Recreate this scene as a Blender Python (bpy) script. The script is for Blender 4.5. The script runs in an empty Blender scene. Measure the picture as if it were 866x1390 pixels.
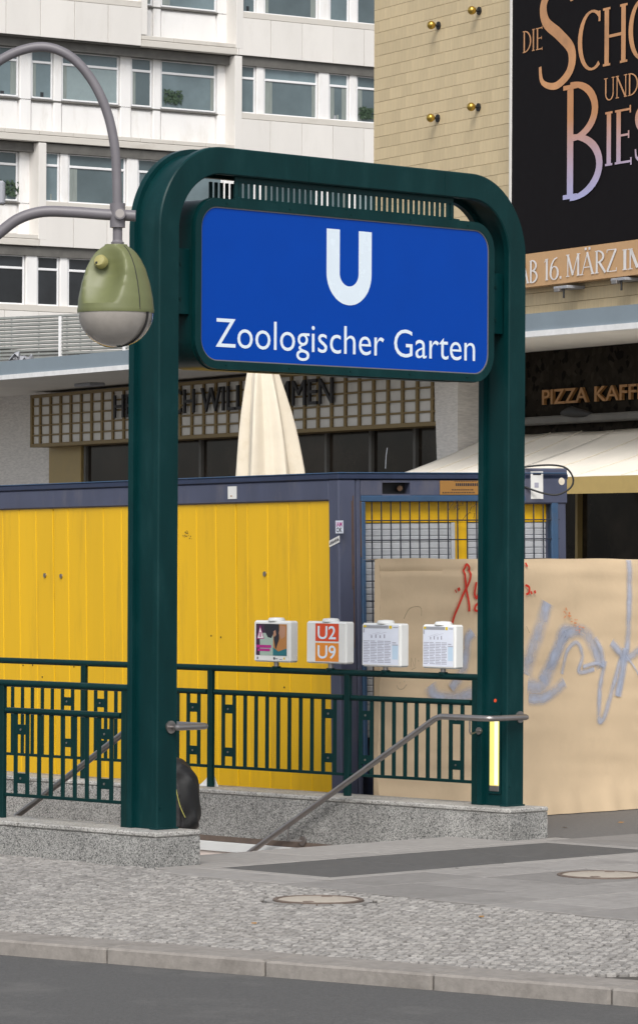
import bpy, bmesh, math, random
from mathutils import Vector, Matrix, noise
from mathutils.geometry import tessellate_polygon
random.seed(7)
SC = bpy.context.scene
COL = SC.collection
# ------------------------------------------------------------------ camera
F, H, ROLL, CX, CY, YS = 5331.6, 2.086, 0.0049, 433.0, 650.0, 91.3
cam = bpy.data.cameras.new('camera')
cam.sensor_fit = 'VERTICAL'; cam.sensor_height = 36.0; cam.sensor_width = 36.0
cam.lens = 36.0 * F / 1390.0
cam.shift_y = (CY + YS - 695.0) / 1390.0
cam.shift_x = 0.45 / 1390.0
cam.clip_start = 0.5; cam.clip_end = 2000
camo = bpy.data.objects.new('camera', cam); COL.objects.link(camo)
camo.location = (0, 0, H)
camo.rotation_euler = (Matrix.Rotation(math.pi / 2, 4, 'X') @ Matrix.Rotation(ROLL, 4, 'Z')).to_euler()
SC.camera = camo
# ------------------------------------------------------------------ light
SUN_EL, SUN_AZ = math.radians(45), math.radians(184)      # azimuth clockwise from +Y
w = bpy.data.worlds.new('World'); SC.world = w; w.use_nodes = True
nt = w.node_tree; bg = nt.nodes['Background']
sky = nt.nodes.new('ShaderNodeTexSky'); sky.sky_type = 'NISHITA'; sky.sun_disc = False
sky.sun_elevation = SUN_EL; sky.sun_rotation = SUN_AZ
sky.air_density = 1.0; sky.dust_density = 2.5; sky.ozone_density = 1.0
hs = nt.nodes.new('ShaderNodeHueSaturation'); hs.inputs['Saturation'].default_value = 0.35
nt.links.new(sky.outputs[0], hs.inputs['Color']); nt.links.new(hs.outputs[0], bg.inputs[0])
bg.inputs[1].default_value = 0.105
sun = bpy.data.lights.new('sun', 'SUN'); sun.energy = 1.5; sun.angle = math.radians(28); sun.color = (1.0, 0.96, 0.9)
suno = bpy.data.objects.new('sun', sun); COL.objects.link(suno)
sd = Vector((math.sin(SUN_AZ) * math.cos(SUN_EL), math.cos(SUN_AZ) * math.cos(SUN_EL), math.sin(SUN_EL)))
suno.rotation_euler = sd.to_track_quat('Z', 'Y').to_euler(); suno.location = sd * 50
SC.view_settings.view_transform = 'Standard'; SC.view_settings.look = 'None'
SC.view_settings.exposure = 0.70; SC.view_settings.gamma = 1.0; SC.view_settings.use_curve_mapping = False

# ------------------------------------------------------------------ helpers
def ray(u, v):
    du, dv = u - CX, v - CY
    a, b = du + ROLL * dv, dv - ROLL * du
    return Vector((a / F, 1.0, -(b - YS) / F))
CAM = Vector((0, 0, H))
def ground(u, v, z=0.0):
    d = ray(u, v); return CAM + d * ((z - H) / d.z)
def atY(u, v, Y):
    return CAM + ray(u, v) * Y
class Frame:
    def __init__(s, o, rz, tilt=0.0):
        s.m = Matrix.Translation(Vector(o)) @ Matrix.Rotation(tilt, 4, 'Y') @ Matrix.Rotation(rz, 4, 'Z')
        s.i = s.m.inverted()
    def _cd(s, u, v):
        return s.i @ CAM, s.i.to_3x3() @ ray(u, v)
    def hy(s, u, v, y=0.0):               # hit plane local y
        c, d = s._cd(u, v); t = (y - c.y) / d.y; p = c + d * t; return p.x, p.z
    def hx(s, u, v, x=0.0):
        c, d = s._cd(u, v); t = (x - c.x) / d.x; p = c + d * t; return p.y, p.z
    def hz(s, u, v, z=0.0):
        c, d = s._cd(u, v); t = (z - c.z) / d.z; p = c + d * t; return p.x, p.y
A = 0.7974
ST = Frame(((214.33 - CX) / F * 25.2, 25.2, 0), A)                    # station: x across the portal, y along the stairs
CI = Frame((1.50, 48.9, 0), math.radians(-63.8))                      # cinema front: x along, y inwards
WB = Frame(((0 - CX) / F * 119.0, 119.0, 0), math.radians(35))        # white office block
CO = Frame((0.19, 30.3, 0), math.radians(33), -0.015)                 # container
WORLD = Frame((0, 0, 0), 0)

def link(o, parent=None):
    COL.objects.link(o)
    if parent is not None: o.parent = parent
    return o
def thing(name, label, cat, frame=None, loc=(0, 0, 0), rz=0, group=None, kind=None):
    o = bpy.data.objects.new(name, None); o.empty_display_size = 0.1; COL.objects.link(o)
    m = (frame.m if frame else Matrix()) @ Matrix.Translation(Vector(loc)) @ Matrix.Rotation(rz, 4, 'Z')
    o.matrix_world = m
    return tag(o, label, cat, group, kind)
def tag(o, label=None, cat=None, group=None, kind=None):
    if label: o['label'] = label
    if cat: o['category'] = cat
    if group: o['group'] = group
    if kind: o['kind'] = kind
    return o
class MB:
    def __init__(s): s.v = []; s.f = []; s.sm = False
    def add(s, vs, fs):
        n = len(s.v); s.v += [tuple(p) for p in vs]; s.f += [tuple(i + n for i in f) for f in fs]; return s
    def box(s, x0, x1, y0, y1, z0, z1, c=0.0):
        if x0 > x1: x0, x1 = x1, x0
        if y0 > y1: y0, y1 = y1, y0
        if z0 > z1: z0, z1 = z1, z0
        if c <= 0:
            return s.add([(x, y, z) for x in (x0, x1) for y in (y0, y1) for z in (z0, z1)],
                         [(0, 1, 3, 2), (4, 6, 7, 5), (0, 4, 5, 1), (2, 3, 7, 6), (0, 2, 6, 4), (1, 5, 7, 3)])
        c = min(c, (x1 - x0) * .45, (y1 - y0) * .45, (z1 - z0) * .45)
        X = (x0, x1); Y = (y0, y1); Z = (z0, z1); vs = []; idx = {}
        sg = (1, -1)
        for i in (0, 1):
            for j in (0, 1):
                for k in (0, 1):
                    for ax in range(3):
                        p = [X[i] + sg[i] * c, Y[j] + sg[j] * c, Z[k] + sg[k] * c]
                        p[ax] = (X[i], Y[j], Z[k])[ax]
                        idx[i, j, k, ax] = len(vs); vs.append(p)
        fs = []
        for i in (0, 1):
            fs.append((idx[i,0,0,0], idx[i,1,0,0], idx[i,1,1,0], idx[i,0,1,0]))
            fs.append((idx[0,i,0,1], idx[1,i,0,1], idx[1,i,1,1], idx[0,i,1,1]))
            fs.append((idx[0,0,i,2], idx[1,0,i,2], idx[1,1,i,2], idx[0,1,i,2]))
        for a in (0, 1):
            for b in (0, 1):
                fs.append((idx[0,a,b,1], idx[1,a,b,1], idx[1,a,b,2], idx[0,a,b,2]))
                fs.append((idx[a,0,b,0], idx[a,1,b,0], idx[a,1,b,2], idx[a,0,b,2]))
                fs.append((idx[a,b,0,0], idx[a,b,1,0], idx[a,b,1,1], idx[a,b,0,1]))
                for k in (0, 1): fs.append((idx[a,b,k,0], idx[a,b,k,1], idx[a,b,k,2]))
        return s.add(vs, fs)
    def quad(s, a, b, c, d): return s.add([a, b, c, d], [(0, 1, 2, 3)])
    def prism(s, poly, fn, d0, d1):            # poly of 2d points; fn(a, b, d) -> 3d
        n = len(poly)
        vs = [fn(a, b, d0) for a, b in poly] + [fn(a, b, d1) for a, b in poly]
        fs = [tuple(range(n))[::-1], tuple(range(n, 2 * n))] + [(i, (i + 1) % n, n + (i + 1) % n, n + i) for i in range(n)]
        return s.add(vs, fs)
    def tube(s, pts, r, n=12, cap=True):
        P = [Vector(p) for p in pts]; m = len(P)
        rs = r if isinstance(r, (list, tuple)) else [r] * m
        vs = []; up = None
        for i in range(m):
            t = (P[min(i + 1, m - 1)] - P[max(i - 1, 0)]).normalized()
            if up is None: up = Vector((0, 0, 1)) if abs(t.z) < .9 else Vector((1, 0, 0))
            a = (up - t * up.dot(t)).normalized(); b = t.cross(a); up = a
            for k in range(n):
                g = 2 * math.pi * k / n; vs.append(P[i] + (a * math.cos(g) + b * math.sin(g)) * rs[i])
        fs = [(i * n + k, i * n + (k + 1) % n, (i + 1) * n + (k + 1) % n, (i + 1) * n + k) for i in range(m - 1) for k in range(n)]
        if cap: fs += [tuple(range(n))[::-1], tuple(range((m - 1) * n, m * n))]
        s.sm = True
        return s.add(vs, fs)
    def lathe(s, prof, n=32, c=(0, 0, 0)):     # prof [(r, z)]
        vs = []; fs = []; m = len(prof)
        for r, z in prof:
            for k in range(n):
                g = 2 * math.pi * k / n; vs.append((c[0] + r * math.cos(g), c[1] + r * math.sin(g), c[2] + z))
        fs = [(i * n + k, i * n + (k + 1) % n, (i + 1) * n + (k + 1) % n, (i + 1) * n + k) for i in range(m - 1) for k in range(n)]
        fs += [tuple(range(n))[::-1], tuple(range((m - 1) * n, m * n))]
        s.sm = True
        return s.add(vs, fs)
    def disc(s, c, axis, r, h, n=20):
        ax = Vector(axis).normalized(); s.tube([Vector(c), Vector(c) + ax * h], r, n); return s
    def ribbon(s, pts, ws, fn):                # 2d polyline with widths, fn(a,b)->3d
        n = len(pts); L = []; R = []
        for i in range(n):
            a = pts[max(i - 1, 0)]; b = pts[min(i + 1, n - 1)]
            dx, dy = b[0] - a[0], b[1] - a[1]; l = math.hypot(dx, dy) or 1
            nx, ny = -dy / l, dx / l; h = (ws[i] if isinstance(ws, (list, tuple)) else ws) / 2
            L.append(fn(pts[i][0] + nx * h, pts[i][1] + ny * h)); R.append(fn(pts[i][0] - nx * h, pts[i][1] - ny * h))
        return s.add(L + R, [(i, i + 1, n + i + 1, n + i) for i in range(n - 1)])
    def mesh(s, name, mat=None, smooth=None):
        me = bpy.data.meshes.new(name); me.from_pydata(s.v, [], s.f)
        bm = bmesh.new(); bm.from_mesh(me); bmesh.ops.recalc_face_normals(bm, faces=bm.faces)
        bm.to_mesh(me); bm.free()
        if mat: me.materials.append(mat)
        if s.sm if smooth is None else smooth:
            for p in me.polygons: p.use_smooth = True
            me.set_sharp_from_angle(angle=math.radians(40))
        return me
    def obj(s, name, mat, parent=None, smooth=None):
        return link(bpy.data.objects.new(name, s.mesh(name, mat, smooth)), parent)
def inst(name, me, parent, loc=(0, 0, 0), rot=(0, 0, 0), scl=(1, 1, 1)):
    o = bpy.data.objects.new(name, me); o.location = loc; o.rotation_euler = rot; o.scale = scl
    return link(o, parent)
def B(*a, c=0.0): return MB().box(*a, c=c)
def catmull(P, k=8, closed=False):
    out = []; n = len(P)
    for i in range(n - 1):
        p0 = P[max(i - 1, 0)]; p1 = P[i]; p2 = P[i + 1]; p3 = P[min(i + 2, n - 1)]
        for j in range(k):
            t = j / k
            out.append(tuple(.5 * (2 * b + (c - a) * t + (2 * a - 5 * b + 4 * c - d) * t * t + (3 * b - a - 3 * c + d) * t ** 3) for a, b, c, d in zip(p0, p1, p2, p3)))
    out.append(tuple(P[-1])); return out
def text_mesh(body, mat, x0, x1, z0, zh=None, y=0.0, bold=0.0, depth=0.0, ref=None, spacing=1.0, z1=None):
    """flat or raised lettering in the local xz plane, facing -y; zh is the height of the reference letter"""
    def raw(t):
        cu = bpy.data.curves.new('t', 'FONT'); cu.body = t; cu.size = 1; cu.offset = bold; cu.extrude = 0.0; cu.space_character = spacing
        cu.resolution_u = 4
        o = bpy.data.objects.new('t', cu); COL.objects.link(o); bpy.context.view_layer.update()
        dg = bpy.context.evaluated_depsgraph_get()
        me = bpy.data.meshes.new_from_object(o.evaluated_get(dg)); bpy.data.objects.remove(o); bpy.data.curves.remove(cu)
        return me
    r = raw(ref or 'Z'); ys = [v.co.y for v in r.vertices]; rh = max(ys) - min(ys); rb = min(ys); bpy.data.meshes.remove(r)
    me = raw(body); xs = [v.co.x for v in me.vertices]; a, b = min(xs), max(xs)
    for v in me.vertices:
        X = x0 + (v.co.x - a) / (b - a) * (x1 - x0); Z = z0 + (v.co.y - rb) / rh * zh
        v.co = (X, y, Z)
    if depth > 0:
        bm = bmesh.new(); bm.from_mesh(me)
        g = bmesh.ops.extrude_face_region(bm, geom=bm.faces[:])
        for e in g['geom']:
            if isinstance(e, bmesh.types.BMVert): e.co.y -= depth
        bmesh.ops.recalc_face_normals(bm, faces=bm.faces); bm.to_mesh(me); bm.free()
    me.materials.clear(); me.materials.append(mat); me.name = 'lettering'
    return me

def letters(me, parent, name='letter', ax=0):
    """splits a lettering mesh into one object per letter (pieces that overlap along the line stay together)"""
    n = len(me.vertices); up = list(range(n))
    def find(i):
        while up[i] != i: up[i] = up[up[i]]; i = up[i]
        return i
    for e in me.edges: up[find(e.vertices[0])] = find(e.vertices[1])
    comp = {}
    for i in range(n): comp.setdefault(find(i), []).append(i)
    spans = sorted(([min(me.vertices[i].co[ax] for i in c), max(me.vertices[i].co[ax] for i in c), set(c)] for c in comp.values()), key=lambda q: q[0])
    grp = []
    for a, b, c in spans:
        if grp and min(b, grp[-1][1]) - a > .5 * min(b - a, grp[-1][1] - grp[-1][0]): grp[-1][1] = max(b, grp[-1][1]); grp[-1][2] |= c
        else: grp.append([a, b, c])
    for a, b, c in grp:
        mp = {}; vs = []; fs = []
        for p in me.polygons:
            if p.vertices[0] in c:
                for i in p.vertices:
                    if i not in mp: mp[i] = len(vs); vs.append(me.vertices[i].co[:])
                fs.append([mp[i] for i in p.vertices])
        m2 = bpy.data.meshes.new(name); m2.from_pydata(vs, [], fs); m2.materials.append(me.materials[0]); link(bpy.data.objects.new(name, m2), parent)
    bpy.data.meshes.remove(me)

# ------------------------------------------------------------------ materials
def mat(name, col, rough=.6, metal=0.0, var=.12, scale=8.0, bump=0.0, bscale=None, spec=.5, dirt=None, dscale=1.5, damt=.5, coat=0.0, rnd=0.0, stretch=None, emit=None):
    m = bpy.data.materials.new(name); m.use_nodes = True; t = m.node_tree; N = t.nodes; L = t.links
    b = N['Principled BSDF']; b.inputs['Roughness'].default_value = rough; b.inputs['Metallic'].default_value = metal
    b.inputs['Specular IOR Level'].default_value = spec; b.inputs['Coat Weight'].default_value = coat
    tc = N.new('ShaderNodeTexCoord'); src = tc.outputs['Object']
    if stretch:
        mp = N.new('ShaderNodeMapping'); mp.inputs['Scale'].default_value = stretch; L.new(src, mp.inputs[0]); src = mp.outputs[0]
    nz = N.new('ShaderNodeTexNoise'); nz.inputs['Scale'].default_value = scale; nz.inputs['Detail'].default_value = 6; nz.inputs['Roughness'].default_value = .6
    L.new(src, nz.inputs['Vector'])
    mr = N.new('ShaderNodeMapRange'); mr.inputs[1].default_value = .25; mr.inputs[2].default_value = .75
    mr.inputs[3].default_value = 1 - var; mr.inputs[4].default_value = 1 + var; L.new(nz.outputs['Fac'], mr.inputs[0])
    val = mr.outputs[0]
    if rnd > 0:
        oi = N.new('ShaderNodeObjectInfo'); ge = N.new('ShaderNodeNewGeometry')
        ad = N.new('ShaderNodeMath'); ad.operation = 'ADD'; L.new(oi.outputs['Random'], ad.inputs[0]); L.new(ge.outputs['Random Per Island'], ad.inputs[1])
        fr = N.new('ShaderNodeMath'); fr.operation = 'FRACT'; L.new(ad.outputs[0], fr.inputs[0])
        m2 = N.new('ShaderNodeMapRange'); m2.inputs[3].default_value = 1 - rnd; m2.inputs[4].default_value = 1 + rnd; L.new(fr.outputs[0], m2.inputs[0])
        mu = N.new('ShaderNodeMath'); mu.operation = 'MULTIPLY'; L.new(val, mu.inputs[0]); L.new(m2.outputs[0], mu.inputs[1]); val = mu.outputs[0]
    vm = N.new('ShaderNodeVectorMath'); vm.operation = 'SCALE'; vm.inputs[0].default_value = col[:3]; L.new(val, vm.inputs['Scale'])
    out = vm.outputs[0]
    if dirt:
        n2 = N.new('ShaderNodeTexNoise'); n2.inputs['Scale'].default_value = dscale; n2.inputs['Detail'].default_value = 8; n2.inputs['Roughness'].default_value = .7
        L.new(src, n2.inputs['Vector'])
        r2 = N.new('ShaderNodeMapRange'); r2.inputs[1].default_value = .52; r2.inputs[2].default_value = .72; r2.inputs[4].default_value = damt; L.new(n2.outputs['Fac'], r2.inputs[0])
        mx = N.new('ShaderNodeMix'); mx.data_type = 'RGBA'; L.new(r2.outputs[0], mx.inputs[0]); L.new(out, mx.inputs[6]); mx.inputs[7].default_value = (*dirt, 1); out = mx.outputs[2]
    L.new(out, b.inputs['Base Color'])
    rr = N.new('ShaderNodeMapRange'); rr.inputs[3].default_value = max(rough - .08, .02); rr.inputs[4].default_value = min(rough + .1, 1); L.new(nz.outputs['Fac'], rr.inputs[0]); L.new(rr.outputs[0], b.inputs['Roughness'])
    if bump > 0:
        n3 = N.new('ShaderNodeTexNoise'); n3.inputs['Scale'].default_value = bscale or scale * 3; n3.inputs['Detail'].default_value = 5; L.new(src, n3.inputs['Vector'])
        bp = N.new('ShaderNodeBump'); bp.inputs['Strength'].default_value = bump; bp.inputs['Distance'].default_value = .01; L.new(n3.outputs['Fac'], bp.inputs['Height']); L.new(bp.outputs[0], b.inputs['Normal'])
    if emit:
        b.inputs['Emission Color'].default_value = (*emit[:3], 1); b.inputs['Emission Strength'].default_value = emit[3]
    return m
def speckle(name, cols, scale=70, rough=.55):
    m = bpy.data.materials.new(name); m.use_nodes = True; t = m.node_tree; N = t.nodes; L = t.links; b = N['Principled BSDF']; b.inputs['Roughness'].default_value = rough
    tc = N.new('ShaderNodeTexCoord'); vo = N.new('ShaderNodeTexVoronoi'); vo.inputs['Scale'].default_value = scale; L.new(tc.outputs['Object'], vo.inputs['Vector'])
    sp = N.new('ShaderNodeSeparateColor'); L.new(vo.outputs['Color'], sp.inputs[0])
    cr = N.new('ShaderNodeValToRGB'); cr.color_ramp.interpolation = 'CONSTANT'; e = cr.color_ramp.elements
    for i, (p, c) in enumerate(cols):
        el = e[i] if i < 2 else e.new(p); el.position = p; el.color = (*c, 1)
    L.new(sp.outputs[0], cr.inputs[0])
    nz = N.new('ShaderNodeTexNoise'); nz.inputs['Scale'].default_value = 3; nz.inputs['Detail'].default_value = 6; L.new(tc.outputs['Object'], nz.inputs['Vector'])
    mr = N.new('ShaderNodeMapRange'); mr.inputs[1].default_value = .3; mr.inputs[2].default_value = .75; mr.inputs[3].default_value = .72; mr.inputs[4].default_value = 1.12; L.new(nz.outputs['Fac'], mr.inputs[0])
    vm = N.new('ShaderNodeVectorMath'); vm.operation = 'SCALE'; L.new(cr.outputs[0], vm.inputs[0]); L.new(mr.outputs[0], vm.inputs['Scale']); L.new(vm.outputs[0], b.inputs['Base Color'])
    bp = N.new('ShaderNodeBump'); bp.inputs['Strength'].default_value = .15; bp.inputs['Distance'].default_value = .004; L.new(sp.outputs[1], bp.inputs['Height']); L.new(bp.outputs[0], b.inputs['Normal'])
    return m
M = {}
M['green'] = mat('green_paint', (.0015, .028, .030), .34, var=.22, scale=5, bump=.05, bscale=40, dirt=(.010, .042, .044), dscale=5, damt=.55, spec=.17, stretch=(1, 1, .35))
M['greenrail'] = mat('green_rail_paint', (.002, .024, .024), .4, var=.18, scale=9, spec=.16)
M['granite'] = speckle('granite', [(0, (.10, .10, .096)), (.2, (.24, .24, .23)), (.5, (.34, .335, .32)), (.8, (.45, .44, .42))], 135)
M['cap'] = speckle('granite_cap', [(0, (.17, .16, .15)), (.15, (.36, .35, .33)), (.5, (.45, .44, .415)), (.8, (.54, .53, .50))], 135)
M['steel'] = mat('stainless', (.36, .335, .325), .34, metal=.9, var=.08, scale=12)
M['blue'] = mat('sign_blue', (.0, .052, .37), .10, var=.04, scale=3, spec=.12)
M['signwhite'] = mat('sign_white', (.74, .84, .93), .25, var=.02)
M['asphalt'] = mat('asphalt', (.135, .13, .126), .9, var=.2, scale=30, bump=.3, bscale=120, dirt=(.13, .125, .12), dscale=1.2)
M['road'] = mat('road', (.085, .084, .083), .9, var=.3, scale=60, bump=.5, bscale=150, dirt=(.14, .135, .13), dscale=1.6, damt=.7)
M['slab'] = mat('slab', (.245, .233, .222), .85, var=.14, scale=14, bump=.12, bscale=90, dirt=(.16, .15, .142), dscale=2.2, damt=.7, rnd=.17)
M['slablight'] = mat('slab_light', (.29, .275, .26), .85, var=.12, scale=14, bump=.1, bscale=90, dirt=(.225, .212, .20), dscale=2, rnd=.06)
M['slabdark'] = mat('slab_dark', (.09, .088, .086), .8, var=.2, scale=20, bump=.12, bscale=120, dirt=(.12, .117, .112), dscale=3)
M['cobble'] = mat('cobble', (.285, .272, .258), .85, var=.2, scale=25, bump=.3, bscale=120, dirt=(.20, .187, .172), dscale=1.0, damt=.5, rnd=.26)
M['sand'] = mat('joint_sand', (.07, .063, .056), .95, var=.2, scale=40)
M['kerb'] = mat('kerb', (.25, .23, .21), .85, var=.2, scale=20, bump=.2, bscale=90, dirt=(.15, .135, .12), dscale=3, damt=.8)
M['iron'] = mat('cast_iron', (.14, .105, .085), .7, var=.2, scale=20, bump=.2)
M['lid'] = mat('manhole_fill', (.40, .355, .30), .9, var=.15, scale=30, bump=.2, bscale=140, dirt=(.3, .26, .22), dscale=6)
M['yellow'] = mat('yellow_sheet', (.80, .47, .003), .42, var=.06, scale=1.2, dirt=(.50, .28, .012), dscale=3.0, damt=.45, rnd=.03, stretch=(1, 1.6, .22))
M['cblue'] = mat('container_blue', (.065, .075, .125), .5, var=.2, scale=3, bump=.08, dirt=(.13, .125, .15), dscale=2.6, damt=.8, stretch=(1, 1, .4))
M['cblue2'] = mat('container_frame_blue', (.035, .085, .17), .5, var=.2, scale=4, dirt=(.08, .07, .075), dscale=4, damt=.8)
M['cdark'] = mat('container_dark', (.02, .032, .075), .45, var=.2)
M['rust'] = mat('rust', (.10, .055, .03), .9, var=.35, scale=18, bump=.3)
M['mesh'] = mat('mesh_wire', (.02, .025, .04), .5)
M['shutter'] = mat('shutter', (.52, .54, .57), .55, var=.08, scale=6, dirt=(.36, .37, .4), dscale=4)
M['black'] = mat('black', (.012, .012, .013), .6)
M['cloth'] = mat('hoarding_cloth', (.665, .51, .335), .8, var=.05, scale=3, bump=.12, bscale=25, dirt=(.55, .42, .27), dscale=1.4, damt=.5)
M['red'] = mat('red_spray', (.60, .03, .012), .7)
M['orange'] = mat('orange_spray', (.65, .24, .10), .8)
M['white'] = mat('white_plastic', (.78, .79, .78), .4, var=.03, coat=.1)
M['panel'] = mat('facade_panel', (.72, .695, .66), .6, var=.05, scale=.8, dirt=(.62, .59, .55), dscale=1.0, damt=.5, rnd=.035, stretch=(1, 1, .4))
M['wpaint'] = mat('facade_white', (.80, .79, .78), .55, var=.05, scale=1.5, dirt=(.52, .48, .42), dscale=1.3, damt=.5, stretch=(1, 1, .3))
M['ledge'] = mat('facade_ledge', (.60, .57, .52), .7, var=.08, scale=1.5, dirt=(.38, .34, .29), dscale=1.5, damt=.6, stretch=(.3, 1, 1))
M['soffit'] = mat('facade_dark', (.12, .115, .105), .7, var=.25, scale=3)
M['frame'] = mat('window_frame', (.80, .80, .81), .4, var=.04)
M['glass'] = mat('window_glass', (.115, .155, .17), .06, var=.35, scale=.5, spec=.6, rnd=.3)
M['glassd'] = mat('window_glass_dark', (.02, .022, .026), .05, var=.5, scale=1.0, spec=.5, rnd=.3)
M['blind'] = mat('window_blind', (.24, .30, .31), .3, var=.05, coat=.5)
M['glasscin'] = mat('cinema_glass', (.026, .020, .015), .05, var=.95, scale=.9, spec=.16)
M['tile'] = mat('tile', (.62, .50, .31), .55, var=.10, scale=7, rnd=.06, stretch=(6, 6, .3), bump=.15, bscale=20, spec=.3)
M['tilejoint'] = mat('tile_joint', (.38, .31, .20), .8)
M['brass'] = mat('brass', (.50, .33, .07), .32, metal=.9)
M['billboard'] = mat('billboard_black', (.0075, .006, .007), .6, var=.1, spec=.08)
M['bstrip'] = mat('billboard_strip', (.56, .34, .17), .6, var=.05)
M['bwhite'] = mat('billboard_white', (.75, .72, .70), .6)
M['canopy'] = mat('canopy_fascia', (.22, .27, .31), .5, var=.1, scale=2, dirt=(.16, .2, .23), dscale=1)
M['soffwhite'] = mat('canopy_soffit', (.80, .77, .72), .7, var=.05, scale=1)
M['trim'] = mat('canopy_trim', (.80, .80, .80), .45)
M['brick'] = mat('split_brick', (.70, .67, .635), .85, var=.2, scale=16, bump=.6, bscale=40, stretch=(.6, .6, 3))
M['brass2'] = mat('grid_gold', (.24, .165, .062), .45, metal=.3, var=.12, dirt=(.13, .09, .045), dscale=5)
M['ochre'] = mat('ochre_panel', (.36, .26, .10), .45, metal=.2, var=.08)
M['gridwhite'] = mat('grid_panel', (.76, .74, .70), .6, var=.08, scale=2, dirt=(.62, .58, .53), dscale=3)
M['gridletter'] = mat('grid_letter', (.02, .02, .024), .5)
M['darkstone'] = speckle('dark_stone', [(0, (.006, .005, .004)), (.12, (.020, .016, .012)), (.6, (.026, .021, .016)), (.9, (.032, .027, .02))], 14, .9)
M['darkstone'].node_tree.nodes['Principled BSDF'].inputs['Specular IOR Level'].default_value = .08
M['copper'] = mat('copper_letter', (.34, .17, .06), .5, metal=.2, var=.1)
M['awning'] = mat('awning_cloth', (.86, .81, .72), .85, var=.06, scale=2, dirt=(.80, .75, .66), dscale=1.5)
M['valance'] = mat('awning_valance', (.50, .36, .13), .85, var=.06)
M['parasol'] = mat('parasol_cloth', (.72, .65, .53), .85, var=.06, scale=4, dirt=(.56, .47, .33), dscale=3)
M['wood'] = mat('parasol_wood', (.25, .15, .07), .6)
M['lampgreen'] = mat('lamp_green', (.145, .16, .068), .45, var=.08, scale=8, dirt=(.11, .12, .055), dscale=6, damt=.5)
M['lampgrey'] = mat('lamp_grey', (.16, .15, .165), .45, var=.1, scale=8)
M['lampcap'] = mat('lamp_cap', (.34, .31, .12), .5)
M['rubber'] = mat('rubber', (.015, .015, .015), .6)
M['railgrey'] = mat('louvre_grey', (.26, .27, .255), .5, metal=.3, var=.15, scale=6)
M['skin'] = mat('skin', (.42, .25, .18), .55, var=.05)
M['hair'] = mat('hair', (.03, .02, .014), .6)
M['jacket'] = mat('jacket', (.02, .022, .028), .75)
M['jeans'] = mat('jeans', (.03, .045, .09), .85)
M['pack'] = mat('pack_nylon', (.024, .023, .025), .55, var=.5, scale=14, bump=.9, bscale=16)
M['lime'] = mat('lime_piping', (.42, .40, .10), .6)
M['pinkwall'] = mat('stairwell_wall', (.78, .68, .62), .4, var=.04)
M['step'] = mat('step_stone', (.36, .35, .33), .7, var=.12, scale=20)
M['light'] = mat('lit_tube', (.35, .28, .04), .4, emit=(1.0, .84, .27, .52))
M['lighthot'] = mat('lit_tube_core', (.4, .38, .3), .4, emit=(1.0, .92, .62, .6))
M['u2'] = mat('u2_red', (.72, .075, .02), .5, var=.03)
M['u9'] = mat('u9_orange', (.78, .27, .03), .5, var=.03)
for k, c in dict(ink=(.02, .02, .03), magenta=(.42, .02, .22), teal=(.02, .16, .19), mint=(.36, .47, .40), plum=(.05, .02, .05), tan=(.45, .20, .06), face=(.45, .24, .15), pale=(.70, .74, .84), sky=(.50, .64, .78), line=(.36, .36, .44), sun=(.75, .55, .02), greyp=(.33, .34, .37), paper=(.76, .76, .74), brown=(.34, .17, .04)).items():
    M['p_' + k] = mat('print_' + k, c, .5, var=.04)
def lamp_glass():
    m = mat('lamp_bowl', (.42, .39, .355), .12, var=.2, scale=5, coat=.8)
    m.node_tree.nodes['Principled BSDF'].inputs['Transmission Weight'].default_value = .25
    return m
M['bowl'] = lamp_glass()
def spray(name, col, dens):
    m = bpy.data.materials.new(name); m.use_nodes = True; t = m.node_tree; N = t.nodes; L = t.links; b = N['Principled BSDF']
    b.inputs['Base Color'].default_value = (*col, 1); b.inputs['Roughness'].default_value = .85
    uv = N.new('ShaderNodeUVMap'); sx = N.new('ShaderNodeSeparateXYZ'); L.new(uv.outputs[0], sx.inputs[0])
    a = N.new('ShaderNodeMath'); a.operation = 'PINGPONG'; a.inputs[1].default_value = .5; L.new(sx.outputs[1], a.inputs[0])
    c = N.new('ShaderNodeMapRange'); c.inputs[1].default_value = 0; c.inputs[2].default_value = .48; c.inputs[4].default_value = dens; c.interpolation_type = 'SMOOTHSTEP'; L.new(a.outputs[0], c.inputs[0])
    tc = N.new('ShaderNodeTexCoord'); nz = N.new('ShaderNodeTexNoise'); nz.inputs['Scale'].default_value = 9; nz.inputs['Detail'].default_value = 5; L.new(tc.outputs['Object'], nz.inputs['Vector'])
    r = N.new('ShaderNodeMapRange'); r.inputs[1].default_value = .3; r.inputs[2].default_value = .65; r.inputs[3].default_value = .45; L.new(nz.outputs['Fac'], r.inputs[0])
    mu = N.new('ShaderNodeMath'); mu.operation = 'MULTIPLY'; L.new(c.outputs[0], mu.inputs[0]); L.new(r.outputs[0], mu.inputs[1])
    L.new(mu.outputs[0], b.inputs['Alpha'])
    return m
M['bluespray'] = spray('pale_blue_spray', (.46, .51, .64), .85)
M['greyspray'] = spray('grey_marker', (.14, .10, .07), .5)
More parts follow.
